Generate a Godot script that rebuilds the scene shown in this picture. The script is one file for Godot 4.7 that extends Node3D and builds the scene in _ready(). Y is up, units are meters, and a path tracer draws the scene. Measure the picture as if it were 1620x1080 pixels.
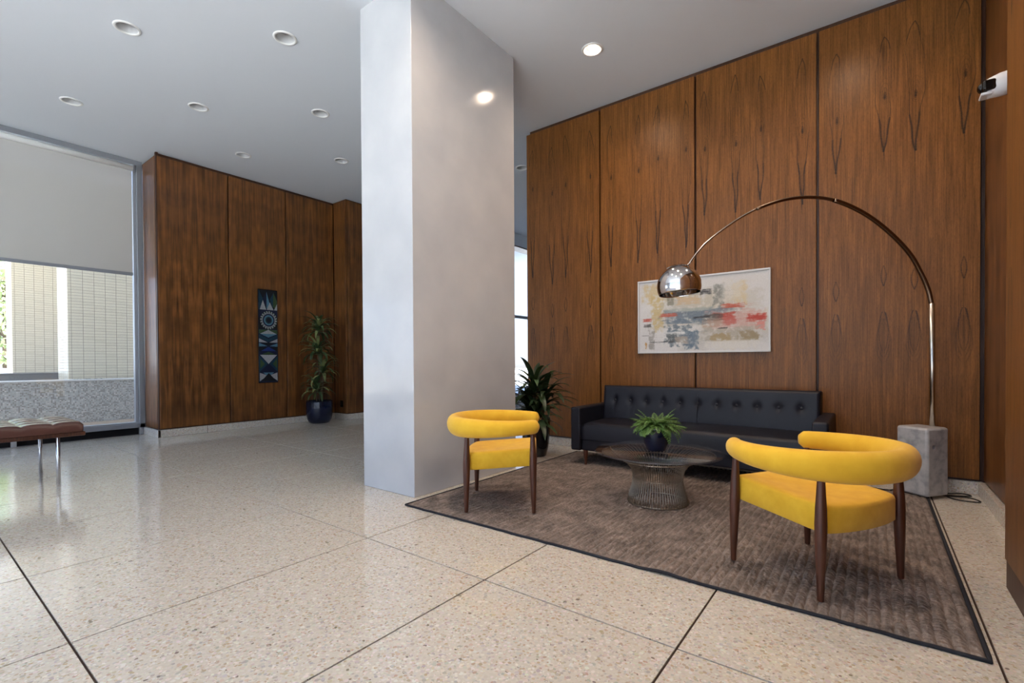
extends Node3D

# ------------------------------------------------------------------ helpers
var M := {}
var R := RandomNumberGenerator.new()
const FLAT := 4294967295
const CEIL := 4.0
const XWIN := -8.58      # inner plane of the window wall
const XFAR := -8.0       # face of the far wood panelling
const ZMAIN := -5.04     # face of the main wood panelling

func numbered(called: String) -> String:
	if not has_node(NodePath(called)): return called
	var k := 1
	while has_node(NodePath("%s_%03d" % [called, k])): k += 1
	return "%s_%03d" % [called, k]

func tag(o, label: String, category: String, group := "", kind := ""):
	if label: o.set_meta("label", label)
	if category: o.set_meta("category", category)
	if group: o.set_meta("group", group)
	if kind: o.set_meta("kind", kind)
	return o

func thing(called: String, label: String, category: String, at := Vector3.ZERO, turn := 0.0, group := "") -> Node3D:
	var o := Node3D.new()
	o.name = numbered(called)
	add_child(o)
	o.position = at
	o.rotation.y = turn
	tag(o, label, category, group)
	return o

func obj(called: String, mesh: Mesh, mat: Material, parent: Node = null, at := Vector3.ZERO, turn := 0.0) -> MeshInstance3D:
	var o := MeshInstance3D.new()
	o.mesh = mesh
	o.material_override = mat
	o.cast_shadow = GeometryInstance3D.SHADOW_CASTING_SETTING_ON
	o.position = at
	o.rotation.y = turn
	if parent == null:
		o.name = numbered(called)
		add_child(o)
	else:
		o.name = called
		parent.add_child(o, true)
	return o

func struct(called: String, mesh: Mesh, mat: Material, label: String, category: String, at := Vector3.ZERO, turn := 0.0) -> MeshInstance3D:
	var o := obj(called, mesh, mat, null, at, turn)
	tag(o, label, category, "", "structure")
	return o

func st_new() -> SurfaceTool:
	var st := SurfaceTool.new()
	st.begin(Mesh.PRIMITIVE_TRIANGLES)
	return st

func done(st: SurfaceTool, smooth := true) -> ArrayMesh:
	if smooth: st.generate_normals()
	return st.commit()

# four corners counter-clockwise as seen from outside
func quad(st: SurfaceTool, a: Vector3, b: Vector3, c: Vector3, d: Vector3, ua := Vector2.ZERO, ub := Vector2.ZERO, uc := Vector2.ZERO, ud := Vector2.ZERO):
	st.set_uv(ua); st.add_vertex(a)
	st.set_uv(uc); st.add_vertex(c)
	st.set_uv(ub); st.add_vertex(b)
	st.set_uv(ua); st.add_vertex(a)
	st.set_uv(ud); st.add_vertex(d)
	st.set_uv(uc); st.add_vertex(c)

# rounded box with its own normals; uv spans the front (x across, y down)
func rbox_to(st: SurfaceTool, size: Vector3, r: float, n := 1, xf := Transform3D.IDENTITY):
	var h := size * 0.5
	r = min(r, min(h.x, min(h.y, h.z)) * 0.999)
	var axes := [[Vector3.RIGHT, Vector3.UP, Vector3.BACK], [Vector3.LEFT, Vector3.UP, Vector3.FORWARD], [Vector3.BACK, Vector3.UP, Vector3.LEFT], [Vector3.FORWARD, Vector3.UP, Vector3.RIGHT], [Vector3.RIGHT, Vector3.FORWARD, Vector3.UP], [Vector3.RIGHT, Vector3.BACK, Vector3.DOWN]]
	for ax in axes:
		var U: Vector3 = ax[0]
		var V: Vector3 = ax[1]
		var W: Vector3 = ax[2]
		var hu: float = abs(U.dot(h)); var hv: float = abs(V.dot(h)); var hw: float = abs(W.dot(h))
		var tu := []
		var tv := []
		for i in n + 1: tu.append(-hu + r * i / n); tv.append(-hv + r * i / n)
		for i in n + 1: tu.append(hu - r + r * i / n); tv.append(hv - r + r * i / n)
		var pts := []
		var nor := []
		for j in tv.size():
			for i in tu.size():
				var p: Vector3 = U * tu[i] + V * tv[j] + W * hw
				var q := Vector3(clampf(p.x, -h.x + r, h.x - r), clampf(p.y, -h.y + r, h.y - r), clampf(p.z, -h.z + r, h.z - r))
				var d := (p - q)
				d = d.normalized() if d.length() > 1e-9 else W
				pts.append(q + d * r)
				nor.append(d)
		var c := tu.size()
		for j in c - 1:
			for i in c - 1:
				for k in [j * c + i, (j + 1) * c + i + 1, j * c + i + 1, j * c + i, (j + 1) * c + i, (j + 1) * c + i + 1]:
					var p2: Vector3 = pts[k]
					st.set_normal(xf.basis * nor[k])
					st.set_uv(Vector2(p2.x / size.x + 0.5, 0.5 - p2.y / size.y))
					st.add_vertex(xf * p2)

func rbox(size: Vector3, r := 0.004, n := 1) -> ArrayMesh:
	var st := st_new()
	rbox_to(st, size, r, n)
	return st.commit()

# a box from corner to corner as a mesh about its centre, with the node put at that centre
func block(called: String, lo: Vector3, hi: Vector3, mat: Material, parent: Node = null, r := 0.003) -> MeshInstance3D:
	return obj(called, rbox(hi - lo, r), mat, parent, (lo + hi) * 0.5)

func sblock(called: String, lo: Vector3, hi: Vector3, mat: Material, label: String, category: String, r := 0.003) -> MeshInstance3D:
	var o := block(called, lo, hi, mat, null, r)
	tag(o, label, category, "", "structure")
	return o

func lathe_to(st: SurfaceTool, prof: Array, segs := 32, xf := Transform3D.IDENTITY):
	# prof: Vector2(radius, height) from bottom outside upward
	for i in prof.size() - 1:
		var a: Vector2 = prof[i]
		var b: Vector2 = prof[i + 1]
		for k in segs:
			var t0 := TAU * k / segs
			var t1 := TAU * ((k + 1) % segs) / segs
			var p0 := xf * Vector3(a.x * sin(t0), a.y, a.x * cos(t0))
			var p1 := xf * Vector3(a.x * sin(t1), a.y, a.x * cos(t1))
			var p2 := xf * Vector3(b.x * sin(t1), b.y, b.x * cos(t1))
			var p3 := xf * Vector3(b.x * sin(t0), b.y, b.x * cos(t0))
			if a.x < 1e-6: tri(st, p0, p2, p3)
			elif b.x < 1e-6: tri(st, p0, p1, p2)
			else: quad(st, p0, p1, p2, p3)

func tri(st: SurfaceTool, a: Vector3, b: Vector3, c: Vector3):
	for p in [a, c, b]:
		st.set_uv(Vector2.ZERO)
		st.add_vertex(p)

func lathe(prof: Array, segs := 32) -> ArrayMesh:
	var st := st_new()
	st.set_smooth_group(0)
	lathe_to(st, prof, segs)
	return done(st)

# tube through points; rad may be a number or one per point; squash = (across, up) ellipse factors
func tube_to(st: SurfaceTool, pts: Array, rad, segs := 8, up := Vector3.UP, squash := Vector2.ONE):
	var rings := []
	var n := pts.size()
	for i in n:
		var t: Vector3 = (pts[min(i + 1, n - 1)] - pts[max(i - 1, 0)]).normalized()
		var side := t.cross(up)
		if side.length() < 1e-3: side = t.cross(Vector3.RIGHT)
		side = side.normalized()
		var u2 := side.cross(t).normalized()
		var r: float = rad[i] if rad is Array else rad
		var ring := []
		for k in segs:
			var a := TAU * k / segs
			ring.append(pts[i] + side * cos(a) * r * squash.x + u2 * sin(a) * r * squash.y)
		rings.append(ring)
	for i in n - 1:
		for k in segs:
			var k2 := (k + 1) % segs
			quad(st, rings[i][k], rings[i + 1][k], rings[i + 1][k2], rings[i][k2])
	for k in range(1, segs - 1):
		tri(st, rings[0][0], rings[0][k], rings[0][k + 1])
		tri(st, rings[n - 1][0], rings[n - 1][k + 1], rings[n - 1][k])

func tube(pts: Array, rad, segs := 8, up := Vector3.UP, squash := Vector2.ONE) -> ArrayMesh:
	var st := st_new()
	st.set_smooth_group(0)
	tube_to(st, pts, rad, segs, up, squash)
	return done(st)

func spline(ctrl: Array, steps: int) -> Array:
	var c := []
	var n := ctrl.size()
	for i in n - 1:
		var p0: Vector3 = ctrl[max(i - 1, 0)]
		var p1: Vector3 = ctrl[i]
		var p2: Vector3 = ctrl[i + 1]
		var p3: Vector3 = ctrl[min(i + 2, n - 1)]
		for k in steps: c.append(p1.cubic_interpolate(p2, p0, p3, float(k) / steps))
	c.append(ctrl[n - 1])
	return c

# ------------------------------------------------------------------ textures
func tex(img: Image) -> ImageTexture:
	img.generate_mipmaps()
	return ImageTexture.create_from_image(img)

func noise_bytes(w: int, h: int, freq: float, seed_: int, oct := 3, sy := 1, seamless := false) -> PackedByteArray:
	var n := FastNoiseLite.new()
	n.seed = seed_
	n.frequency = freq
	n.fractal_octaves = oct
	n.noise_type = FastNoiseLite.TYPE_SIMPLEX_SMOOTH
	var im: Image
	if seamless: im = n.get_seamless_image(w, max(h / sy, 4))
	else: im = n.get_image(w, max(h / sy, 4))
	im.convert(Image.FORMAT_L8)
	if sy > 1: im.resize(w, h, Image.INTERPOLATE_CUBIC)
	return im.get_data()

func from_rgb(w: int, h: int, d: PackedByteArray) -> ImageTexture:
	return tex(Image.create_from_data(w, h, false, Image.FORMAT_RGB8, d))

func ntex(freq: float, seed_: int, size := 256, oct := 4, normal := false, strength := 1.0, ramp: Gradient = null) -> NoiseTexture2D:
	var n := FastNoiseLite.new()
	n.seed = seed_
	n.frequency = freq
	n.fractal_octaves = oct
	n.noise_type = FastNoiseLite.TYPE_SIMPLEX_SMOOTH
	var t := NoiseTexture2D.new()
	t.width = size
	t.height = size
	t.seamless = true
	t.noise = n
	t.as_normal_map = normal
	t.bump_strength = strength
	if ramp: t.color_ramp = ramp
	return t

func ramp2(a: Color, b: Color, mid = null) -> Gradient:
	var g := Gradient.new()
	g.set_color(0, a)
	g.set_color(1, b)
	if mid != null: g.add_point(0.5, mid)
	return g

# polished terrazzo: pale cement full of small tan, grey and brown stone chips
func terrazzo_texture(size: int, chips: int, seed_: int, base: Color) -> ImageTexture:
	R.seed = seed_
	var d := PackedByteArray()
	d.resize(size * size * 3)
	var nb := noise_bytes(size, size, 0.06, seed_, 3, 1, true)
	for i in size * size:
		var k := (nb[i] - 128) * 0.05
		d[i * 3] = clampi(int(base.r * 255 + k), 0, 255)
		d[i * 3 + 1] = clampi(int(base.g * 255 + k), 0, 255)
		d[i * 3 + 2] = clampi(int(base.b * 255 + k), 0, 255)
	var pal := [Color8(202, 188, 170), Color8(200, 192, 183), Color8(188, 182, 176), Color8(194, 174, 150), Color8(222, 216, 206), Color8(218, 209, 197), Color8(212, 203, 190), Color8(176, 152, 126), Color8(170, 164, 158), Color8(226, 221, 212)]
	for c in chips:
		var cx := R.randi() % size
		var cy := R.randi() % size
		var a := R.randf_range(2.2, 7.5)
		var b := a * R.randf_range(0.55, 0.95)
		var th := R.randf() * PI
		var ct := cos(th)
		var sn := sin(th)
		var col: Color = pal[R.randi() % pal.size()]
		if R.randf() < 0.012: col = Color8(112, 98, 88)
		var cr := int(col.r * 255 + R.randi_range(-8, 8)); var cg := int(col.g * 255 + R.randi_range(-8, 8)); var cb := int(col.b * 255 + R.randi_range(-8, 8))
		cr = int(lerpf(base.r * 255, cr, 0.72)); cg = int(lerpf(base.g * 255, cg, 0.72)); cb = int(lerpf(base.b * 255, cb, 0.72))
		var p := R.randf() * 6.0
		var ra := int(a) + 1
		for y in range(-ra, ra + 1):
			var row := ((cy + y + size) % size) * size
			for x in range(-ra, ra + 1):
				var u := (x * ct + y * sn) / a
				var v := (-x * sn + y * ct) / b
				var q := absf(u) + absf(v)
				if u * u + v * v + 0.25 * q * q * sin(p + u) < 1.0:
					var i := (row + (cx + x + size) % size) * 3
					d[i] = clampi(cr, 0, 255); d[i + 1] = clampi(cg, 0, 255); d[i + 2] = clampi(cb, 0, 255)
	return from_rgb(size, size, d)

# rosewood veneer of a tall panel: four leaves of one flitch side by side, each with the
# same dark arch, knot, long V and lower spindle
func rosewood(w: int, h: int, seed_: int, tip: float, low: float, flip := false) -> ImageTexture:
	R.seed = seed_
	var d := PackedByteArray()
	d.resize(w * h * 3)
	var fine := noise_bytes(w, h, 0.22, seed_, 2, 56)
	var mid := noise_bytes(w, h, 0.035, seed_ + 5, 3, 9)
	var pore := noise_bytes(w, h, 0.5, seed_ + 9, 1, 6)
	var us := [0.085, 0.365, 0.565, 0.885]
	if flip: us = [0.115, 0.435, 0.635, 0.915]
	for y in h:
		var v := 4.0 * (1.0 - float(y) / h)           # height in metres
		for x in w:
			var i := y * w + x
			var u := float(x) / w
			# distance to the nearest heart line bends the grain into tall ovals
			var dm := 1.0
			for c in us: dm = minf(dm, absf(u - c))
			var ring := sin((dm * 9.0 + 0.012 * (mid[i] - 128) + 0.35 * sin(v * 2.1 + seed_)) * 7.0)
			var g := 0.5 + (fine[i] - 128) / 255.0 * 0.56 + (mid[i] - 128) / 255.0 * 0.34 + ring * 0.06
			var pr := 1.0 - 0.12 * clampf((pore[i] - 150) / 60.0, 0, 1)
			g = clampf(g, 0, 1)
			d[i * 3] = int((88 + 70 * g) * pr)
			d[i * 3 + 1] = int((53 + 51 * g) * pr)
			d[i * 3 + 2] = int((22 + 28 * g) * pr)
	var buf := [d, w, h]
	for s in us.size():
		var u0: float = us[s] + R.randf_range(-0.01, 0.01)
		var j := R.randf_range(-0.07, 0.07)
		var wd := R.randf_range(0.034, 0.05)
		var ph := R.randf() * 6.0
		var knot := 3.2 + j
		# arch on top, sides running down past the knot to the long V
		var top := 3.78 + R.randf_range(-0.06, 0.1)
		for side in [-1.0, 1.0]:
			var pts := []
			for k in 25:
				var t := k / 24.0
				var yy: float = lerpf(top, tip + j, t)
				var wy := wd * (sqrt(clampf(t * 5.0, 0, 1)) if t < 0.2 else 1.0) * (1.0 if t < 0.55 else pow(1.0 - (t - 0.55) / 0.45, 0.85))
				pts.append(Vector2(u0 + side * wy * (1.0 + 0.22 * sin(yy * 5.0 + ph + side)) + 0.005 * sin(yy * 9.0 + ph) + 0.003 * sin(yy * 23.0 + ph * side), yy))
			stroke(buf, pts, 1.2, 0.40, 0.30, 0.6)
			var inn := []
			for q in pts: inn.append(Vector2(lerpf(u0, q.x, 0.55), q.y - 0.07))
			stroke(buf, inn.slice(2, 20), 1.0, 0.22, 0.12, 0.6)
			var ou := []
			for q in pts: ou.append(Vector2(lerpf(u0, q.x, 1.45), q.y + 0.05))
			stroke(buf, ou.slice(3, 22), 1.0, 0.14, 0.12, 0.6)
			stroke(buf, pts.slice(12, 20), 1.7, 0.1, 0.75, 0.4)
			stroke(buf, pts.slice(17), 3.3, 0.6, 1.0, 0.3)
			stroke(buf, pts.slice(0, 4), 2.2, 0.6, 0.45, 0.4)
		# knot with rings
		for k in 4:
			var rr := 0.010 + 0.011 * k
			var pr2 := []
			for a in 17: pr2.append(Vector2(u0 + 0.006 + rr * 0.8 * sin(a * TAU / 16), knot + rr * 2.6 * cos(a * TAU / 16) + rr))
			stroke(buf, pr2, 1.2, 0.32 - 0.05 * k, 0.32 - 0.05 * k, 0.5)
		for q in [[0.075, 0.03, 1.0, 0.2, 0.6], [0.03, 0.008, 2.4, 0.6, 0.9], [0.012, -0.022, 4.2, 0.85, 0.95], [-0.016, -0.034, 2.6, 0.8, 0.5]]:
			stroke(buf, [Vector2(u0 + 0.006, knot + q[0]), Vector2(u0 + 0.004, knot + q[1])], q[2], q[3], q[4], 0.3)
		# grey mineral stain inside the arch and the V
		stroke(buf, [Vector2(u0, top - 0.08), Vector2(u0 + 0.003, top - 0.42)], 9.0, 0.22, 0.03, 0.5)
		stroke(buf, [Vector2(u0, tip + j + 0.40), Vector2(u0 + 0.001, tip + j + 0.03)], 5.0, 0.04, 0.34, 0.5)
		stroke(buf, [Vector2(u0, low + 0.10), Vector2(u0 + 0.002, low - 0.2)], 10.0, 0.26, 0.08, 0.5)
		# tail under the V, then a closed spindle
		stroke(buf, [Vector2(u0, tip + j), Vector2(u0 + 0.002, tip + j - 0.09)], 2.0, 0.8, 0.2, 0.6)
		var sp := low + 0.42 + j
		for side in [-1.0, 1.0]:
			var ps := []
			for k in 13: ps.append(Vector2(u0 + side * 0.020 * sin(k / 12.0 * PI) * (1.0 if s % 2 == 0 else 0.8), lerpf(sp + 0.10, sp - 0.08, k / 12.0)))
			stroke(buf, ps, 2.2, 0.35, 0.75, 0.4)
		# lower arch with nested curves
		for k in 3:
			var aw := 0.030 + 0.009 * k
			for side in [-1.0, 1.0]:
				var pa := []
				for q in 15:
					var t := q / 14.0
					pa.append(Vector2(u0 + side * aw * sqrt(sin(clampf(t, 0.02, 0.98) * PI)), lerpf(low + 0.16 - 0.05 * k, low - 0.18 - 0.05 * k, t)))
				stroke(buf, pa, 1.6, [0.8, 0.3, 0.2][k], [0.4, 0.35, 0.3][k], 0.5)
		stroke(buf, [Vector2(u0 + 0.012, low + 0.15), Vector2(u0 + 0.022, low + 0.07)], 4.0, 0.75, 0.1, 0.3)
	return from_rgb(w, h, buf[0])

# a dark mineral line from point to point (u, metres of height), strength from a0 to a1
func stroke(buf: Array, pts: Array, width: float, a0: float, a1: float, jit: float):
	var w: int = buf[1]
	var h: int = buf[2]
	var n := pts.size()
	for i in n - 1:
		var p := Vector2(pts[i].x * w, (1.0 - pts[i].y / 4.0) * h)
		var q := Vector2(pts[i + 1].x * w, (1.0 - pts[i + 1].y / 4.0) * h)
		var steps := int(maxf(absf(q.y - p.y), absf(q.x - p.x))) + 1
		for k in steps:
			var t := float(k) / steps
			var c := p.lerp(q, t)
			var al := lerpf(a0, a1, (i + t) / (n - 1)) * R.randf_range(1.0 - jit, 1.0)
			var hw := width * R.randf_range(0.7, 1.1)
			var cx := c.x + R.randf_range(-0.35, 0.35)
			for x in range(int(cx - hw) - 1, int(cx + hw) + 2):
				if x < 0 or x >= w: continue
				var y := int(c.y)
				if y < 0 or y >= h: continue
				var f := clampf(1.0 - absf(x - cx) / (hw + 0.5), 0, 1) * al
				var o := (y * w + x) * 3
				buf[0][o] = int(lerpf(buf[0][o], 34, f))
				buf[0][o + 1] = int(lerpf(buf[0][o + 1], 22, f))
				buf[0][o + 2] = int(lerpf(buf[0][o + 2], 18, f))

# book-matched flame veneer of the far wall
func flame_wood(w: int, h: int, seed_: int) -> ImageTexture:
	var d := PackedByteArray()
	d.resize(w * h * 3)
	var half := w / 4
	var a := noise_bytes(half, h, 0.022, seed_, 3, 9)
	var b := noise_bytes(w, h, 0.20, seed_ + 3, 1, 110)
	var c := noise_bytes(half, h, 0.012, seed_ + 7, 3, 1)
	for y in h:
		for x in w:
			var q := x % (half * 2)
			if q >= half: q = half * 2 - 1 - q
			var i := y * w + x
			var m := y * half + q
			var u := float(q) / half
			var fl := sin(u * 5.0 + (a[m] - 128) * 0.03 + 0.8 * sin(float(y) / h * 9.0 + seed_))
			var g := 0.45 + 0.22 * fl * absf(fl) + (b[i] - 128) / 255.0 * 0.30 + (c[m] - 128) / 255.0 * 0.38
			g = clampf(g, 0, 1)
			d[i * 3] = int(72 + 74 * g)
			d[i * 3 + 1] = int(42 + 52 * g)
			d[i * 3 + 2] = int(19 + 28 * g)
	return from_rgb(w, h, d)

func plain_wood(size: int, seed_: int, lo: Color, hi: Color) -> ImageTexture:
	var d := PackedByteArray()
	d.resize(size * size * 3)
	var a := noise_bytes(size, size, 0.09, seed_, 3, 16, true)
	for i in size * size:
		var c := lo.lerp(hi, a[i] / 255.0)
		d[i * 3] = int(c.r * 255); d[i * 3 + 1] = int(c.g * 255); d[i * 3 + 2] = int(c.b * 255)
	return from_rgb(size, size, d)

func mosaic_texture() -> ImageTexture:
	R.seed = 77
	var n := 64
	var c := 8
	var im := Image.create(n * c, n * c, false, Image.FORMAT_RGB8)
	im.fill(Color8(196, 194, 188))
	for j in n:
		for i in n:
			var k := R.randf()
			var v := R.randi_range(176, 200)
			var col := Color8(v, v, v - 6)
			if k < 0.20: col = Color8(152, 146, 138)
			elif k < 0.32: col = Color8(146, 140, 134)
			elif k < 0.46: col = Color8(208, 204, 196)
			elif k < 0.51: col = Color8(226, 222, 214)
			im.fill_rect(Rect2i(i * c, j * c, c - 1, c - 1), col)
	return tex(im)

# soft-edged dab of dry paint, broken up by noise
func dab(im: Image, nz: PackedByteArray, r: Rect2, col: Color, a: float, rough := 0.6):
	var w := im.get_width()
	var h := im.get_height()
	var x0 := int(r.position.x * w)
	var x1 := int(r.end.x * w)
	var y0 := int(r.position.y * h)
	var y1 := int(r.end.y * h)
	for y in range(max(y0, 0), min(y1, h)):
		for x in range(max(x0, 0), min(x1, w)):
			var u := absf((x - x0) / float(x1 - x0) * 2 - 1)
			var v := absf((y - y0) / float(y1 - y0) * 2 - 1)
			var e := 1.0 - maxf(pow(u, 3.0), pow(v, 3.0))
			var k := clampf((e - 0.1 + (nz[y * w + x] - 128) / 128.0 * rough * 1.5) * 1.3, 0, 1) * a
			if k > 0.01: im.set_pixel(x, y, im.get_pixel(x, y).lerp(col, k))

func painting_texture() -> ImageTexture:
	var w := 520
	var h := 316
	var im := Image.create(w, h, false, Image.FORMAT_RGB8)
	im.fill(Color8(212, 210, 208))
	var nz := noise_bytes(w, h, 0.035, 31, 6)
	var nh := noise_bytes(h, w, 0.09, 12, 4, 8)   # streaks, read turned
	var st := PackedByteArray()
	st.resize(w * h)
	for y in h:
		for x in w: st[y * w + x] = clampi((nh[x * h + y] + nz[y * w + x]) / 2, 0, 255)
	var cr := Color8(216, 213, 206)
	for k in 16: dab(im, nz, Rect2(fposmod(k * 0.37, 0.8), fposmod(k * 0.23, 0.72), 0.3, 0.34), [Color8(198, 194, 184), Color8(220, 218, 214), Color8(206, 196, 176), Color8(188, 186, 180)][k % 4], 0.6, 0.4)
	dab(im, nz, Rect2(0.02, 0.02, 0.30, 0.30), Color8(205, 184, 140), 0.85, 0.6)
	dab(im, nz, Rect2(0.10, 0.18, 0.12, 0.55), Color8(198, 176, 124), 0.85, 0.6)
	dab(im, nz, Rect2(0.18, 0.20, 0.50, 0.25), Color8(190, 186, 172), 0.7, 0.8)
	dab(im, st, Rect2(0.30, 0.24, 0.22, 0.13), Color8(204, 176, 140), 0.8)
	dab(im, nz, Rect2(0.60, 0.10, 0.10, 0.32), Color8(128, 132, 128), 0.8)
	dab(im, st, Rect2(0.50, 0.17, 0.10, 0.08), Color8(60, 62, 66), 0.9)
	dab(im, nz, Rect2(0.24, 0.20, 0.06, 0.18), Color8(120, 118, 104), 0.7)
	dab(im, nz, Rect2(0.74, 0.08, 0.12, 0.36), Color8(212, 192, 150), 0.7)
	dab(im, nz, Rect2(0.66, 0.04, 0.16, 0.3), cr, 0.6)
	dab(im, st, Rect2(0.16, 0.41, 0.66, 0.17), Color8(112, 126, 138), 0.95, 0.7)
	dab(im, st, Rect2(0.20, 0.55, 0.45, 0.10), Color8(104, 120, 134), 0.9, 0.8)
	dab(im, st, Rect2(0.22, 0.40, 0.40, 0.06), Color8(174, 178, 170), 0.8)
	dab(im, st, Rect2(0.17, 0.46, 0.16, 0.06), Color8(190, 98, 82), 0.95)
	dab(im, st, Rect2(0.03, 0.52, 0.08, 0.05), Color8(190, 96, 82), 0.95)
	dab(im, st, Rect2(0.66, 0.38, 0.18, 0.07), Color8(192, 100, 82), 0.95)
	dab(im, st, Rect2(0.54, 0.46, 0.44, 0.28), Color8(204, 166, 158), 0.8, 0.8)
	dab(im, st, Rect2(0.60, 0.49, 0.18, 0.12), Color8(184, 86, 74), 0.95)
	dab(im, st, Rect2(0.66, 0.55, 0.12, 0.13), Color8(190, 104, 96), 0.85)
	dab(im, st, Rect2(0.84, 0.53, 0.15, 0.11), Color8(184, 76, 66), 0.98)
	dab(im, nz, Rect2(0.90, 0.62, 0.08, 0.13), Color8(216, 128, 120), 0.7)
	dab(im, st, Rect2(0.53, 0.50, 0.16, 0.11), Color8(92, 86, 82), 0.85)
	dab(im, nz, Rect2(0.52, 0.56, 0.18, 0.14), Color8(176, 150, 132), 0.7)
	dab(im, st, Rect2(0.44, 0.53, 0.16, 0.03), Color8(54, 56, 62), 0.8)
	dab(im, st, Rect2(0.18, 0.615, 0.34, 0.03), Color8(226, 214, 200), 0.95)
	dab(im, nz, Rect2(0.21, 0.62, 0.24, 0.32), Color8(106, 120, 130), 0.9, 0.8)
	dab(im, st, Rect2(0.20, 0.72, 0.22, 0.05), Color8(226, 226, 224), 0.95)
	dab(im, nz, Rect2(0.22, 0.74, 0.12, 0.14), Color8(92, 98, 100), 0.8)
	dab(im, nz, Rect2(0.38, 0.70, 0.12, 0.28), Color8(104, 122, 138), 0.9)
	dab(im, nz, Rect2(0.30, 0.78, 0.12, 0.12), Color8(190, 170, 150), 0.7)
	dab(im, nz, Rect2(0.50, 0.68, 0.46, 0.20), Color8(176, 170, 158), 0.85, 0.7)
	dab(im, nz, Rect2(0.58, 0.76, 0.16, 0.12), Color8(170, 150, 112), 0.85)
	dab(im, nz, Rect2(0.78, 0.74, 0.16, 0.14), Color8(156, 140, 110), 0.85)
	dab(im, nz, Rect2(0.50, 0.86, 0.48, 0.12), cr, 0.95, 0.4)
	dab(im, nz, Rect2(0.08, 0.66, 0.06, 0.32), Color8(150, 146, 140), 0.8)
	dab(im, nz, Rect2(0.05, 0.86, 0.02, 0.1), Color8(190, 140, 80), 0.9)
	dab(im, st, Rect2(0.03, 0.60, 0.08, 0.05), Color8(70, 66, 62), 0.8)
	dab(im, st, Rect2(0.06, 0.855, 0.26, 0.014), Color8(60, 60, 60), 0.8)
	dab(im, st, Rect2(0.64, 0.69, 0.08, 0.02), Color8(56, 58, 62), 0.8)
	dab(im, st, Rect2(0.02, 0.76, 0.07, 0.012), Color8(80, 80, 80), 0.8)
	# paint dragged sideways and down with a dry knife
	R.seed = 19
	for k in 2600:
		var x := R.randi_range(8, w - 60)
		var y := R.randi_range(4, h - 30)
		var c := im.get_pixel(clampi(x + R.randi_range(-26, 26), 0, w - 1), clampi(y + R.randi_range(-8, 8), 0, h - 1))
		var across := R.randf() < 0.65
		var n := R.randi_range(6, 46) if across else R.randi_range(4, 22)
		var al := R.randf_range(0.25, 0.7)
		for q in n:
			if R.randf() < 0.3: continue
			var px := x + (q if across else R.randi_range(0, 1))
			var py := y + (R.randi_range(0, 1) if across else q)
			im.set_pixel(px, py, im.get_pixel(px, py).lerp(c, al))
	for y in h:
		for x in w:
			var o := im.get_pixel(x, y)
			var f := R.randf_range(0.93, 1.02)
			im.set_pixel(x, y, Color(o.r * f, o.g * f, o.b * f))
	return tex(im)

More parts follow.
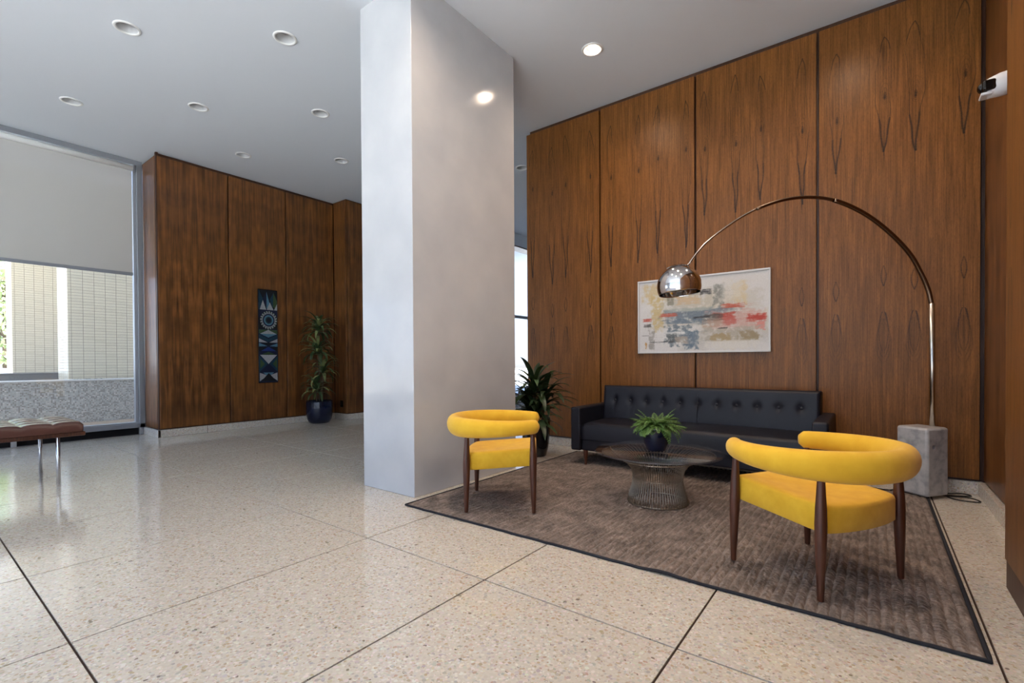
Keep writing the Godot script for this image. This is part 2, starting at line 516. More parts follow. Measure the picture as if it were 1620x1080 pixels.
# woven hanging of triangles and a ringed disc in blues, greens and pale grey
func hanging_texture() -> ImageTexture:
	var w := 120
	var h := 560
	var im := Image.create(w, h, false, Image.FORMAT_RGB8)
	var navy := Color8(16, 26, 62)
	var pale := Color8(196, 198, 200)
	var sky := Color8(96, 150, 176)
	var teal := Color8(22, 66, 88)
	var green := Color8(62, 92, 50)
	var blue := Color8(34, 58, 140)
	var black := Color8(12, 14, 24)
	im.fill(navy)
	var polys := [
		[black, 0, 0, 1, 0, 1, .2, 0, .2], [teal, 0, 0, .28, .12, .1, .21, 0, .21], [sky, .42, .02, .58, .14, .5, .21, .42, .2], [navy, .2, .1, .42, .02, .42, .2], [green, .8, .02, 1, .12, .9, .21, .66, .14],
		[teal, .6, .1, .8, .02, .76, .2], [pale, .05, .215, .22, .11, .40, .215], [pale, .42, .215, .60, .13, .80, .215], [pale, .82, .215, 1, .14, 1, .215],
		[black, 0, .30, 1, .30, 1, .425, 0, .425],
		[green, 0, .43, .5, .43, 0, .475], [green, 1, .43, .5, .43, 1, .475], [pale, .05, .475, .5, .43, .97, .475], [sky, .05, .475, .97, .475, .5, .515], [teal, 0, .48, .5, .53, 1, .48, 1, .52, .5, .56, 0, .52],
		[pale, 0, .525, .46, .568, 0, .568], [pale, 1, .525, .54, .568, 1, .568], [black, .05, .57, .97, .57, .5, .606], [sky, 0, .575, .44, .606, 0, .612], [sky, 1, .575, .56, .606, 1, .612], [blue, .1, .66, .5, .615, .92, .66], [black, 0, .615, .42, .62, .1, .66, 0, .66], [black, 1, .615, .6, .62, .92, .66, 1, .66],
		[navy, 0, .66, 1, .66, 1, .70, 0, .70], [green, .1, .70, .5, .668, .9, .70],
		[pale, .04, .702, .97, .702, .5, .80], [teal, 0, .71, .46, .80, 0, .89], [green, .05, .74, .3, .80, .05, .85], [teal, 1, .71, .54, .80, 1, .89], [green, .96, .74, .72, .80, .96, .85], [navy, .06, .89, .5, .80, .94, .89],
		[sky, .2, .895, .5, .935, .8, .895], [pale, .02, .895, .45, .925, .02, .985], [pale, .98, .895, .55, .925, .98, .985], [black, .1, .985, .5, .90, .9, .985], [sky, .2, .893, .8, .893, .62, .925, .5, .90, .38, .925]]
	for p in polys:
		var pg := PackedVector2Array()
		var lo := 1.0
		var hi := 0.0
		for k in range(1, p.size(), 2):
			pg.append(Vector2(p[k] * w, p[k + 1] * h))
			lo = minf(lo, p[k + 1]); hi = maxf(hi, p[k + 1])
		for y in range(int(lo * h), mini(int(hi * h) + 1, h)):
			for x in w:
				if Geometry2D.is_point_in_polygon(Vector2(x + 0.5, y + 0.5), pg): im.set_pixel(x, y, p[0])
	var c := Vector2(0.52 * w, 0.325 * h)
	for y in range(int(0.22 * h), int(0.43 * h)):
		for x in w:
			var q := Vector2(x, y) - c
			var r := q.length() / (w * 0.46)
			if r < 1.0:
				var col := black
				if r < 0.30: col = black if r < 0.22 else navy
				elif r < 0.40: col = Color8(50, 78, 74)
				elif r < 0.56: col = sky
				elif r < 0.70: col = navy
				elif r < 0.80: col = pale.darkened(0.15)
				else: col = pale.darkened(0.1) if fposmod(q.angle() * 20.0 / TAU, 1.0) < 0.62 * (1.15 - (r - 0.8) * 2.0) else green.darkened(0.4)
				im.set_pixel(x, y, col)
	R.seed = 5
	for y in h:
		for x in w:
			var k := R.randf_range(0.62, 0.92)
			var o := im.get_pixel(x, y)
			im.set_pixel(x, y, Color(o.r * k, o.g * k, o.b * k))
	return tex(im)

# ------------------------------------------------------------------ materials
func mat(col: Color, rough := 0.6, metal := 0.0, t: Texture2D = null, tri_scale := 0.0, world := true) -> StandardMaterial3D:
	var m := StandardMaterial3D.new()
	m.albedo_color = col
	m.roughness = rough
	m.metallic = metal
	if t: m.albedo_texture = t
	if tri_scale > 0.0:
		m.uv1_triplanar = true
		m.uv1_world_triplanar = world
		m.uv1_scale = Vector3.ONE * tri_scale
	return m

func bump(m: StandardMaterial3D, t: Texture2D, s: float):
	m.normal_enabled = true
	m.normal_texture = t
	m.normal_scale = s

func make_materials():
	var W := Color.WHITE
	M.terrazzo = mat(W, 0.11, 0.0, terrazzo_texture(1024, 11500, 3, Color8(207, 199, 184)), 1 / 1.05)
	bump(M.terrazzo, ntex(0.012, 4, 256, 2, true, 1.0), 0.03)
	M.joint = mat(Color8(58, 40, 30), 0.9)
	M.base_stone = mat(W, 0.25, 0.0, terrazzo_texture(512, 3600, 9, Color8(206, 200, 190)), 1 / 0.5)
	M.plaster = mat(Color8(224, 229, 236), 0.85)
	M.plaster_grey = mat(Color8(205, 206, 208), 0.8)
	var marble := ntex(0.006, 21, 512, 5, false, 1.0, ramp2(Color8(188, 190, 194), Color8(201, 202, 204)))
	M.pier = mat(W, 0.13, 0.0, marble, 0.55)
	for k in 4:
		M["rosewood%d" % k] = mat(W, 0.36, 0.0, rosewood(400, 1400, 40 + k * 11, [2.02, 2.14, 2.5, 2.72][k], [1.25, 1.22, 1.2, 1.22][k], k % 2 == 1))
	for k in 4: M["rosewood%d" % k].metallic_specular = 0.36
	for k in 2: M["flame%d" % k] = mat(W, 0.30, 0.0, flame_wood(360, 1000, 60 + k * 9))
	M.dark_wood = mat(W, 0.45, 0.0, plain_wood(256, 71, Color8(52, 29, 18), Color8(76, 43, 26)), 1.2)
	M.black_gap = mat(Color8(14, 11, 10), 0.8)
	M.walnut = mat(W, 0.38, 0.0, plain_wood(256, 81, Color8(62, 32, 20), Color8(98, 54, 34)), 3.0, false)
	M.velvet = mat(W, 0.85, 0.0, ntex(0.02, 51, 256, 4, false, 1.0, ramp2(Color8(228, 174, 30), Color8(242, 194, 50))), 2.4, false)
	M.velvet.rim_enabled = true
	M.velvet.rim = 0.35
	M.velvet.rim_tint = 0.7
	bump(M.velvet, ntex(0.2, 52, 256, 2, true, 3.0), 0.12)
	M.leather = mat(Color8(24, 26, 36), 0.44)
	M.leather.metallic_specular = 0.4
	M.leather.uv1_triplanar = true
	M.leather.uv1_scale = Vector3.ONE * 5.0
	bump(M.leather, ntex(0.09, 53, 512, 4, true, 4.0), 0.22)
	M.leather_seam = mat(Color8(22, 23, 32), 0.5)
	M.brown_leather = mat(Color8(88, 56, 48), 0.27)
	M.chrome = mat(Color8(225, 225, 228), 0.08, 1.0)
	M.brushed = mat(Color8(205, 200, 192), 0.2, 1.0)
	M.bronze = mat(Color8(124, 104, 88), 0.26, 1.0)
	M.wire = mat(Color8(158, 150, 138), 0.34, 1.0)
	M.alu = mat(Color8(168, 172, 178), 0.4, 0.6)
	M.alu_dark = mat(Color8(146, 150, 156), 0.45, 0.4)
	M.white_metal = mat(Color8(232, 232, 230), 0.4)
	M.white_plastic = mat(Color8(232, 235, 240), 0.35)
	M.black_plastic = mat(Color8(14, 14, 16), 0.12)
	M.cable = mat(Color8(16, 16, 17), 0.5)
	M.glass = StandardMaterial3D.new()
	M.glass.transparency = BaseMaterial3D.TRANSPARENCY_ALPHA
	M.glass.albedo_color = Color(0.93, 0.97, 0.96, 0.06)
	M.glass.roughness = 0.0
	M.table_glass = StandardMaterial3D.new()
	M.table_glass.transparency = BaseMaterial3D.TRANSPARENCY_ALPHA
	M.table_glass.albedo_color = Color(0.05, 0.055, 0.06, 0.10)
	M.table_glass.roughness = 0.0
	M.blind = StandardMaterial3D.new()
	M.blind.transparency = BaseMaterial3D.TRANSPARENCY_ALPHA
	M.blind.albedo_color = Color(0.74, 0.73, 0.71, 0.86)
	M.blind.roughness = 0.9
	M.blind.backlight_enabled = true
	M.blind.backlight = Color(0.6, 0.58, 0.55)
	M.marble_block = mat(W, 0.3, 0.0, ntex(0.011, 33, 512, 5, false, 1.0, ramp2(Color8(140, 139, 142), Color8(192, 190, 188), Color8(178, 176, 175))), 2.2, false)
	M.rug = mat(W, 1.0, 0.0, rug_texture(), 1 / 1.5)
	bump(M.rug, ntex(0.25, 55, 256, 3, true, 6.0), 0.5)
	M.binding = mat(Color8(34, 36, 44), 0.9)
	M.blue_glaze = mat(W, 0.08, 0.0, ntex(0.02, 61, 256, 3, false, 1.0, ramp2(Color8(8, 14, 32), Color8(16, 28, 56))), 1.5, false)
	M.black_glaze = mat(Color8(16, 18, 24), 0.14)
	M.soil = mat(Color8(38, 28, 22), 1.0)
	M.leaf_dark = leafmat(Color8(36, 58, 30), 0.35)
	M.leaf_mid = leafmat(Color8(62, 88, 46), 0.4)
	M.leaf_stripe = leafmat(Color8(146, 156, 92), 0.4)
	M.leaf_fern = leafmat(Color8(86, 128, 50), 0.5)
	M.leaf_tree = leafmat(Color8(168, 186, 122), 0.6)
	M.bark = mat(Color8(96, 80, 62), 0.9)
	M.tile = mat(Color8(240, 228, 200), 0.25)
	M.tile_b = mat(Color8(235, 223, 195), 0.25)
	M.grout = mat(Color8(168, 146, 126), 0.9)
	M.mosaic = mat(W, 0.4, 0.0, mosaic_texture(), 1 / 1.4)
	M.granite = mat(W, 0.5, 0.0, ntex(0.22, 63, 256, 3, false, 1.0, ramp2(Color8(58, 58, 58), Color8(176, 176, 172))), 1.2)
	M.stone_cap = mat(Color8(222, 220, 214), 0.5)
	M.paving = mat(W, 0.8, 0.0, ntex(0.1, 64, 256, 4, false, 1.0, ramp2(Color8(168, 140, 112), Color8(196, 170, 142))), 0.6)
	M.asphalt = mat(W, 0.9, 0.0, ntex(0.1, 66, 256, 4, false, 1.0, ramp2(Color8(188, 187, 184), Color8(208, 207, 203))), 0.3)
	M.concrete = mat(W, 0.8, 0.0, ntex(0.03, 65, 256, 4, false, 1.0, ramp2(Color8(206, 204, 198), Color8(222, 220, 214))), 0.5)
	M.car_paint = mat(Color8(196, 200, 206), 0.2)
	M.canvas = mat(W, 0.75, 0.0, painting_texture())
	M.woven = mat(W, 0.95, 0.0, hanging_texture())
	M.frame_white = mat(Color8(206, 206, 206), 0.45)
	M.lamp_off = mat(Color8(150, 150, 152), 0.4)
	M.lamp_on = StandardMaterial3D.new()
	M.lamp_on.albedo_color = Color8(255, 240, 215)
	M.lamp_on.emission_enabled = true
	M.lamp_on.emission = Color8(255, 226, 190)
	M.lamp_on.emission_energy_multiplier = 2.2

func leafmat(c: Color, rough: float) -> StandardMaterial3D:
	var m := mat(Color.WHITE, rough, 0.0, ntex(0.03, int(c.g * 255), 128, 3, false, 1.0, ramp2(c.darkened(0.2), c.lightened(0.12))), 6.0, false)
	m.backlight_enabled = true
	m.backlight = Color(0.3, 0.34, 0.2)
	return m

func rug_texture() -> ImageTexture:
	var s := 768
	var d := PackedByteArray()
	d.resize(s * s * 3)
	var a := noise_bytes(s, s, 0.08, 91, 4, 5, true)
	var b := noise_bytes(s, s, 0.010, 92, 4, 1, true)
	var e := noise_bytes(s, s, 0.4, 93, 2, 2, true)
	for i in s * s:
		var g := clampf(0.5 + (a[i] - 128) / 255.0 * 0.8 + (b[i] - 128) / 255.0 * 0.65 + (e[i] - 128) / 255.0 * 0.5, 0, 1)
		d[i * 3] = int(82 + 88 * g); d[i * 3 + 1] = int(74 + 81 * g); d[i * 3 + 2] = int(69 + 75 * g)
	return from_rgb(s, s, d)

# ------------------------------------------------------------------ the place
func _ready():
	# camera: level to within half a degree, lens shifted up, as read from the floor joints
	var cam := Camera3D.new()
	cam.name = "camera"
	add_child(cam)
	var near := 0.05
	cam.projection = Camera3D.PROJECTION_FRUSTUM
	cam.keep_aspect = Camera3D.KEEP_HEIGHT
	cam.near = near
	cam.far = 300.0
	cam.size = 1080.0 / 755.147 * near
	cam.frustum_offset = Vector2(0.0, (578.859 - 540.0) / 755.147 * near)
	cam.transform = Transform3D(Basis(Vector3.UP, deg_to_rad(37.22478)) * Basis(Vector3.RIGHT, deg_to_rad(-0.5852)) * Basis(Vector3.BACK, deg_to_rad(-0.33433)), Vector3(0, 1.045, 0))
	cam.current = true
	# sky and exposure
	var env := Environment.new()
	env.background_mode = Environment.BG_SKY
	var sm := ProceduralSkyMaterial.new()
	sm.sky_top_color = Color(0.64, 0.77, 0.98)
	sm.sky_horizon_color = Color(0.88, 0.94, 1.02)
	sm.ground_horizon_color = Color(0.7, 0.7, 0.7)
	sm.ground_bottom_color = Color(0.6, 0.6, 0.6)
	sm.sky_energy_multiplier = 0.95
	var sky := Sky.new()
	sky.sky_material = sm
	env.sky = sky
	env.background_energy_multiplier = 1.0
	env.ambient_light_source = Environment.AMBIENT_SOURCE_SKY
	env.reflected_light_source = Environment.REFLECTION_SOURCE_SKY
	env.tonemap_mode = Environment.TONE_MAPPER_LINEAR
	env.tonemap_exposure = 2.7
	env.sdfgi_enabled = true
	env.ssao_enabled = true
	env.ssil_enabled = true
	var we := WorldEnvironment.new()
	we.name = "world_environment"
	we.environment = env
	add_child(we)

	# high sun from over the forecourt behind the photographer; the building above keeps it off the lobby
	var sun := DirectionalLight3D.new()
	sun.name = "sun"
	sun.light_color = Color(0.97, 0.99, 1.0)
	sun.light_energy = 4.4
	sun.light_angular_distance = 0.6
	sun.shadow_enabled = true
	sun.rotation = Vector3(deg_to_rad(-60), deg_to_rad(56), 0)
	add_child(sun)

	make_materials()
	build_floor()
	build_ceiling()
	build_walls()
	build_windows()
	build_outside()
	build_rug()
	build_sofa()
	build_table()
	build_chairs()
	build_arc_lamp()
	build_bench()
	build_pictures()
	build_plants()
	build_small()

func build_floor():
	var fl := sblock("floor", Vector3(-8.9, -0.25, -12.2), Vector3(1.0, -0.006, 4.3), M.joint, "polished terrazzo floor in large pale slabs with thin brown joints", "floor", 0.001)
	var gx := -0.571
	var gz := -1.727
	var px := 0.914
	var pz := 1.317
	for i in range(-9, 2):
		for j in range(-8, 5):
			var x0 := maxf(gx + i * px, -8.62)
			var x1 := minf(gx + (i + 1) * px, 0.68)
			var z0 := maxf(gz + j * pz, -12.0)
			var z1 := minf(gz + (j + 1) * pz, 4.0)
			if x1 - x0 < 0.05 or z1 - z0 < 0.05: continue
			block("floor_slab", Vector3(x0 + 0.0040, -0.03, z0 + 0.0040) - fl.position, Vector3(x1 - 0.0040, 0, z1 - 0.0040) - fl.position, M.terrazzo, fl, 0.0012)

var spots_off := [[-5.249, -1.332], [-4.281, -2.247], [-7.206, -1.313], [-6.219, -2.233], [-5.242, -3.171], [-7.156, -3.13], [-6.234, -4.096], [-4.292, -5.935]]
var spots_on := [[-2.139, -4.105], [-0.2, -4.105], [-2.2, -2.25], [-0.3, -2.3], [-1.2, -3.17], [-1.25, -1.3]]

func build_ceiling():
	var c := CSGBox3D.new()
	c.name = "ceiling"
	c.size = Vector3(9.9, 0.3, 16.5)
	c.position = Vector3(-4.0, CEIL + 0.15, -3.95)
	c.material = M.plaster
	for s in spots_off + spots_on:
		var h := CSGCylinder3D.new()
		h.name = "downlight_hole"
		h.operation = CSGShape3D.OPERATION_SUBTRACTION
		h.radius = 0.083
		h.height = 0.24
		h.sides = 32
		h.position = Vector3(s[0] + 4.0, -0.15 + 0.10, s[1] + 3.95)
		c.add_child(h, true)
	add_child(c)
	tag(c, "smooth white plaster ceiling with recessed round downlights", "ceiling", "", "structure")
	var off_labels := [
		"unlit downlight highest in view, left of the one beside the pier top",
		"unlit white downlight in the ceiling just left of the marble pier, nearest its top",
		"unlit white downlight in the ceiling closest above the roller blind",
		"unlit white downlight halfway between the roller blind and the pier",
		"unlit white downlight beside the pier, second one down along its left edge",
		"small unlit downlight above the middle far wood panel and the woven hanging",
		"small unlit downlight above the tall potted plant, lowest along the pier's left edge",
		"unlit downlight peeping between the pier and the end of the rosewood wall"]
	for i in spots_off.size(): downlight(spots_off[i], off_labels[i], false)
	var on_labels := ["lit warm downlight in the ceiling above the plant end of the sofa", "lit warm downlight above the arc lamp's end of the sofa", "lit warm downlight near the front face of the marble pier, above the view",
		"lit warm downlight above the chair nearest the camera", "lit warm downlight above the glass coffee table", "lit warm downlight above the bare floor in front of the rug"]
	for i in spots_on.size(): downlight(spots_on[i], on_labels[i], true)

func downlight(s: Array, label: String, lit: bool, group := ""):
	var t := thing("downlight", label, "downlight", Vector3(s[0], CEIL, s[1]), 0.0, group)
	obj("trim_ring", lathe([Vector2(0.078, 0.004), Vector2(0.078, -0.006), Vector2(0.084, -0.010), Vector2(0.094, -0.009), Vector2(0.101, -0.004), Vector2(0.101, -0.0005)], 40), M.white_metal, t)
	obj("reflector", lathe([Vector2(0.045, 0.11), Vector2(0.060, 0.07), Vector2(0.074, 0.03), Vector2(0.078, 0.002)], 40), M.plaster_grey, t)
	var lamp := obj("lamp_lens", lathe([Vector2(0.0, 0.05), Vector2(0.035, 0.054), Vector2(0.058, 0.066), Vector2(0.058, 0.074), Vector2(0.0, 0.08)], 32), M.lamp_on if lit else M.lamp_off, t)
	if lit:
		var l := SpotLight3D.new()
		l.name = "lamp_light"
		l.position = Vector3(0, 0.022, 0)
		l.rotation.x = -PI / 2
		l.spot_angle = 76.0
		l.spot_angle_attenuation = 1.0
		l.spot_range = 14.0
		l.spot_attenuation = 2.0
		l.light_color = Color8(255, 228, 202)
		l.light_energy = 0.58
		l.light_size = 0.055
		l.shadow_enabled = true
		t.add_child(l, true)

# a row of veneered panels as children of a wall: along x (facing +z) or along z (facing +x / -x)
func panel(parent: Node3D, at: Vector3, size: Vector3, turn: float, m: Material):
	var o := obj("wood_panel", rbox(size, 0.004), m, parent, at - parent.position, turn)
	return o

func build_walls():
	# main rosewood wall behind the sofa
	var mw := sblock("wall_back", Vector3(-3.55, 0, -5.36), Vector3(0.9, CEIL, -5.085), M.dark_wood, "tall rosewood panelled wall behind the dark sofa", "wall")
	var xs := [-3.575, -2.537, -1.463, -0.406, 0.648]
	for k in 4:
		var x0: float = xs[k] + (0.0 if k == 0 else 0.010)
		var x1: float = xs[k + 1] - 0.010
		panel(mw, Vector3((x0 + x1) / 2, (0.118 + 3.945) / 2, ZMAIN - 0.02), Vector3(x1 - x0, 3.945 - 0.118, 0.04), 0.0, M["rosewood%d" % k])
	sblock("baseboard_back", Vector3(-3.56, 0.0, -5.10), Vector3(0.66, 0.100, -5.055), M.base_stone, "low terrazzo baseboard under the rosewood wall behind the sofa", "baseboard", 0.004)
	# right side: recessed wood, then a panel standing forward
	var rw := sblock("wall_right", Vector3(0.70, 0, -5.2), Vector3(1.0, CEIL, 0.42), M.dark_wood, "dark wood wall at the right of the seating area", "wall")
	panel(rw, Vector3(0.68, (0.118 + CEIL) / 2, -4.05), Vector3(1.96, CEIL - 0.118, 0.04), -PI / 2, M.flame1)
	var fwd := [[-3.09, -1.95], [-1.93, -0.8], [-0.78, 0.4]]
	for k in fwd.size():
		var f: Array = fwd[k]
		panel(rw, Vector3(0.59, (0.13 + CEIL) / 2, (f[0] + f[1]) / 2), Vector3(f[1] - f[0], CEIL - 0.13, 0.23), -PI / 2, M["rosewood%d" % ((k + 2) % 4)])
	sblock("baseboard_right", Vector3(0.632, 0, -5.06), Vector3(0.70, 0.10, -3.09), M.base_stone, "terrazzo baseboard of the recessed wood at the right corner", "baseboard", 0.004)
	sblock("baseboard_front", Vector3(0.480, 0, -3.088), Vector3(0.70, 0.125, 0.40), M.dark_wood, "dark brown baseboard under the forward wood panel at the right", "baseboard", 0.003)
	# far wood wall, its return to the window and its step behind the pier
	var fw := sblock("wall_far", Vector3(-8.9, 0, -5.13), Vector3(-8.045, CEIL, -2.36), M.dark_wood, "dark flame-veneered wood wall beside the window, with the woven hanging", "wall")
	var zs := [-2.335, -3.265, -4.175, -5.075]
	for k in 3:
		panel(fw, Vector3(XFAR - 0.02, (0.118 + 3.95) / 2, (zs[k] + zs[k + 1]) / 2), Vector3(absf(zs[k + 1] - zs[k]) - 0.016, 3.95 - 0.118, 0.04), PI / 2, M["flame%d" % (k % 2)])
	panel(fw, Vector3(-8.29, (0.118 + CEIL - 0.05) / 2, -2.34), Vector3(0.49, CEIL - 0.05 - 0.118, 0.03), 0.0, M.flame1)
	block("corner_strip", Vector3(-8.045, 0.11, -2.36) - fw.position, Vector3(XFAR - 0.004, CEIL, -2.329) - fw.position, M.dark_wood, fw)
	var fs := sblock("wall_step", Vector3(-8.9, 0, -8.2), Vector3(-7.64, CEIL, -5.10), M.dark_wood, "wood wall that steps forward behind the tall potted plant", "wall")
	panel(fs, Vector3(-7.80, (0.118 + CEIL - 0.03) / 2, -5.085), Vector3(0.36, CEIL - 0.03 - 0.118, 0.03), 0.0, M.flame0)
	for k in 3:
		panel(fs, Vector3(-7.62, (0.118 + CEIL - 0.03) / 2, -5.60 - k), Vector3(0.98, CEIL - 0.03 - 0.118, 0.04), PI / 2, M["flame%d" % (k % 2)])
	var bf := sblock("baseboard_far", Vector3(-8.05, 0, -5.07), Vector3(-7.975, 0.105, -2.31), M.base_stone, "pale terrazzo baseboard under the far wood wall", "baseboard", 0.004)
	block("joint", Vector3(-7.978, 0.0, -2.935) - bf.position, Vector3(-7.974, 0.104, -2.930) - bf.position, M.joint, bf, 0.0005)
	sblock("baseboard_return", Vector3(-8.56, 0, -2.345), Vector3(-7.975, 0.105, -2.305), M.base_stone, "terrazzo baseboard turning the corner beside the window frame", "baseboard", 0.004)
	sblock("baseboard_step", Vector3(-7.99, 0, -5.085), Vector3(-7.58, 0.105, -5.055), M.base_stone, "short terrazzo baseboard behind the tall plant's pot", "baseboard", 0.004)
	sblock("baseboard_passage", Vector3(-7.61, 0, -8.15), Vector3(-7.58, 0.105, -5.085), M.base_stone, "terrazzo baseboard running behind the marble pier", "baseboard", 0.004)
	# marble pier
	var pier := struct("pier", pier_mesh(), M.pier, "tall square pier of pale polished marble standing in the lobby", "pier", Vector3(-3.125, CEIL / 2, -3.10))
	block("base_joint", Vector3(-3.43, 0.0, -3.74) - pier.position, Vector3(-2.82, 0.008, -2.46) - pier.position, M.black_gap, pier, 0.001)
	# plain walls of the passage behind and the far end
	sblock("wall_passage", Vector3(-6.95, 0, -12.2), Vector3(-6.6, CEIL, -10.6), M.plaster, "white wall at the end of the passage beyond the pier", "wall")
	sblock("wall_passage_near", Vector3(-7.64, 0, -8.35), Vector3(-6.6, CEIL, -8.2), M.plaster, "white return wall of the passage behind the pier", "wall")
	sblock("wall_end", Vector3(-7.0, 0, -12.2), Vector3(1.0, CEIL, -12.0), M.plaster, "white wall closing the back rooms behind the rosewood wall", "wall")
	sblock("wall_side", Vector3(0.7, 0, -12.2), Vector3(1.0, CEIL, -5.2), M.plaster, "white side wall of the back rooms", "wall")

func pier_mesh() -> ArrayMesh:
	return rbox(Vector3(0.635, CEIL, 1.30), 0.006, 2)

func build_windows():
	# window wall beside the far panelling: frames, panes, roller blinds
	var w1 := thing("window_1", "tall aluminium framed lobby window with a grey roller blind half down", "window", Vector3(XWIN, 0, 0))
	w1.set_meta("kind", "structure")
	var bays := [[-2.33, 0.35], [0.35, 2.2], [2.2, 4.0]]
	block("head_frame", Vector3(-0.12, 3.93, -2.33), Vector3(0.0, CEIL, 4.0), M.alu_dark, w1)
	block("sill_frame", Vector3(-0.12, 0.105, -2.33), Vector3(0.0, 0.165, 4.0), M.alu_dark, w1)
	block("sill_ledge", Vector3(-0.16, 0.165, -2.27), Vector3(-0.03, 0.185, 4.0), M.alu, w1)
	block("heating_recess", Vector3(-0.10, 0.0, -2.30), Vector3(-0.085, 0.105, 4.0), M.black_gap, w1)
	for z in [-2.33, 0.32, 2.17, 3.94]:
		block("mullion", Vector3(-0.12, 0.105, z), Vector3(0.0, 3.94, z + 0.065), M.alu_dark, w1)
		block("inner_stop", Vector3(-0.13, 0.18, z + 0.065 if z < 3.9 else z - 0.03), Vector3(-0.05, 3.93, (z + 0.10) if z < 3.9 else z), M.alu, w1)
	for z in [-2.31, -1.0, 0.33, 1.6]:
		block("frame_foot", Vector3(-0.06, 0.0, z), Vector3(-0.004, 0.105, z + 0.05), M.alu, w1)
	for b in bays:
		block("pane", Vector3(-0.085, 0.17, b[0] + 0.06), Vector3(-0.079, 3.94, b[1]), M.glass, w1, 0.001)
	for b in bays:
		var bl := thing("roller_blind", "grey woven roller blind pulled halfway down over the lobby window" if b[0] < -2 else ("grey roller blind of the middle window bay, level with the photographer" if b[0] < 1 else "grey roller blind of the last window bay, behind the photographer"), "blind", Vector3(XWIN - 0.03, 0, (b[0] + b[1]) / 2 + 0.03))
		var hw: float = (b[1] - b[0]) / 2 - 0.09
		var low := 2.36 if b[0] < -2 else 2.45
		obj("blind_fabric", rbox(Vector3(0.004, 3.85 - low, hw * 2), 0.0015), M.blind, bl, Vector3(0, (3.85 + low) / 2, 0))
		obj("bottom_bar", rbox(Vector3(0.018, 0.045, hw * 2 + 0.01), 0.006), M.alu_dark, bl, Vector3(0, low - 0.015, 0))
		var rt := obj("roller_tube", tube([Vector3(0, 0, -hw - 0.01), Vector3(0, 0, hw + 0.01)], 0.036, 20), M.white_metal, bl, Vector3(0.02, 3.875, 0))
		for s in [-1, 1]: obj("bracket", rbox(Vector3(0.06, 0.09, 0.012), 0.003), M.alu, bl, Vector3(0.01, 3.88, s * (hw + 0.018)))
	# glazed front behind the photographer
	var w2 := thing("window_2", "wide glazed front of the lobby behind the photographer", "window", Vector3(0, 0, 4.0))
	w2.set_meta("kind", "structure")
	block("head_frame", Vector3(-5.6, 3.90, 0.0), Vector3(0.7, CEIL, 0.12), M.alu_dark, w2)
	block("sill_frame", Vector3(-5.6, 0.0, 0.0), Vector3(0.7, 0.12, 0.12), M.alu_dark, w2)
	for k in 5: block("mullion", Vector3(-5.6 + k * 1.55, 0.12, 0.0), Vector3(-5.53 + k * 1.55, 3.9, 0.12), M.alu_dark, w2)
	for k in 4: block("pane", Vector3(-5.53 + k * 1.55, 0.12, 0.05), Vector3(-5.6 + (k + 1) * 1.55, 3.9, 0.056), M.glass, w2, 0.001)
	sblock("wall_front", Vector3(-8.9, 0, 4.0), Vector3(-5.6, CEIL, 4.2), M.plaster, "white wall of the lobby behind the photographer", "wall")
	# glazed entrance to the right of the photographer
	var w4 := thing("window_4", "glazed entrance of the lobby at the photographer's right hand", "window", Vector3(0.70, 0, 0.42))
	w4.set_meta("kind", "structure")
	block("head_frame", Vector3(0, 3.9, 0.0), Vector3(0.12, CEIL, 3.58), M.alu_dark, w4)
	block("sill_frame", Vector3(0, 0.0, 0.0), Vector3(0.12, 0.10, 3.58), M.alu_dark, w4)
	for k in 4: block("mullion", Vector3(0, 0.10, k * 1.17), Vector3(0.12, 3.9, k * 1.17 + 0.07), M.alu_dark, w4)
	for k in 3: block("pane", Vector3(0.05, 0.10, k * 1.17 + 0.07), Vector3(0.056, 3.9, (k + 1) * 1.17), M.glass, w4, 0.001)
	# bright window at the end of the passage beyond the pier
	var w3 := thing("window_3", "bright passage window glimpsed between the marble pier and the rosewood wall", "window", Vector3(-6.6, 0, -9.4))
	w3.set_meta("kind", "structure")
	block("head", Vector3(-0.30, 3.72, -1.2), Vector3(0.0, CEIL, 1.06), M.plaster, w3)
	block("head_trim", Vector3(-0.30, 3.69, -1.2), Vector3(-0.0, 3.72, 1.06), M.walnut, w3)
	block("transom", Vector3(-0.20, 2.06, -1.2), Vector3(-0.12, 2.13, 1.06), M.alu, w3)
	block("sill", Vector3(-0.30, 0.0, -1.2), Vector3(0.0, 0.25, 1.06), M.plaster, w3)
	for z in [-1.2, 1.0]: block("jamb", Vector3(-0.2, 0.25, z), Vector3(-0.12, 3.69, z + 0.06), M.alu, w3)
	block("pane", Vector3(-0.165, 0.25, -1.14), Vector3(-0.159, 3.69, 1.0), M.glass, w3, 0.001)

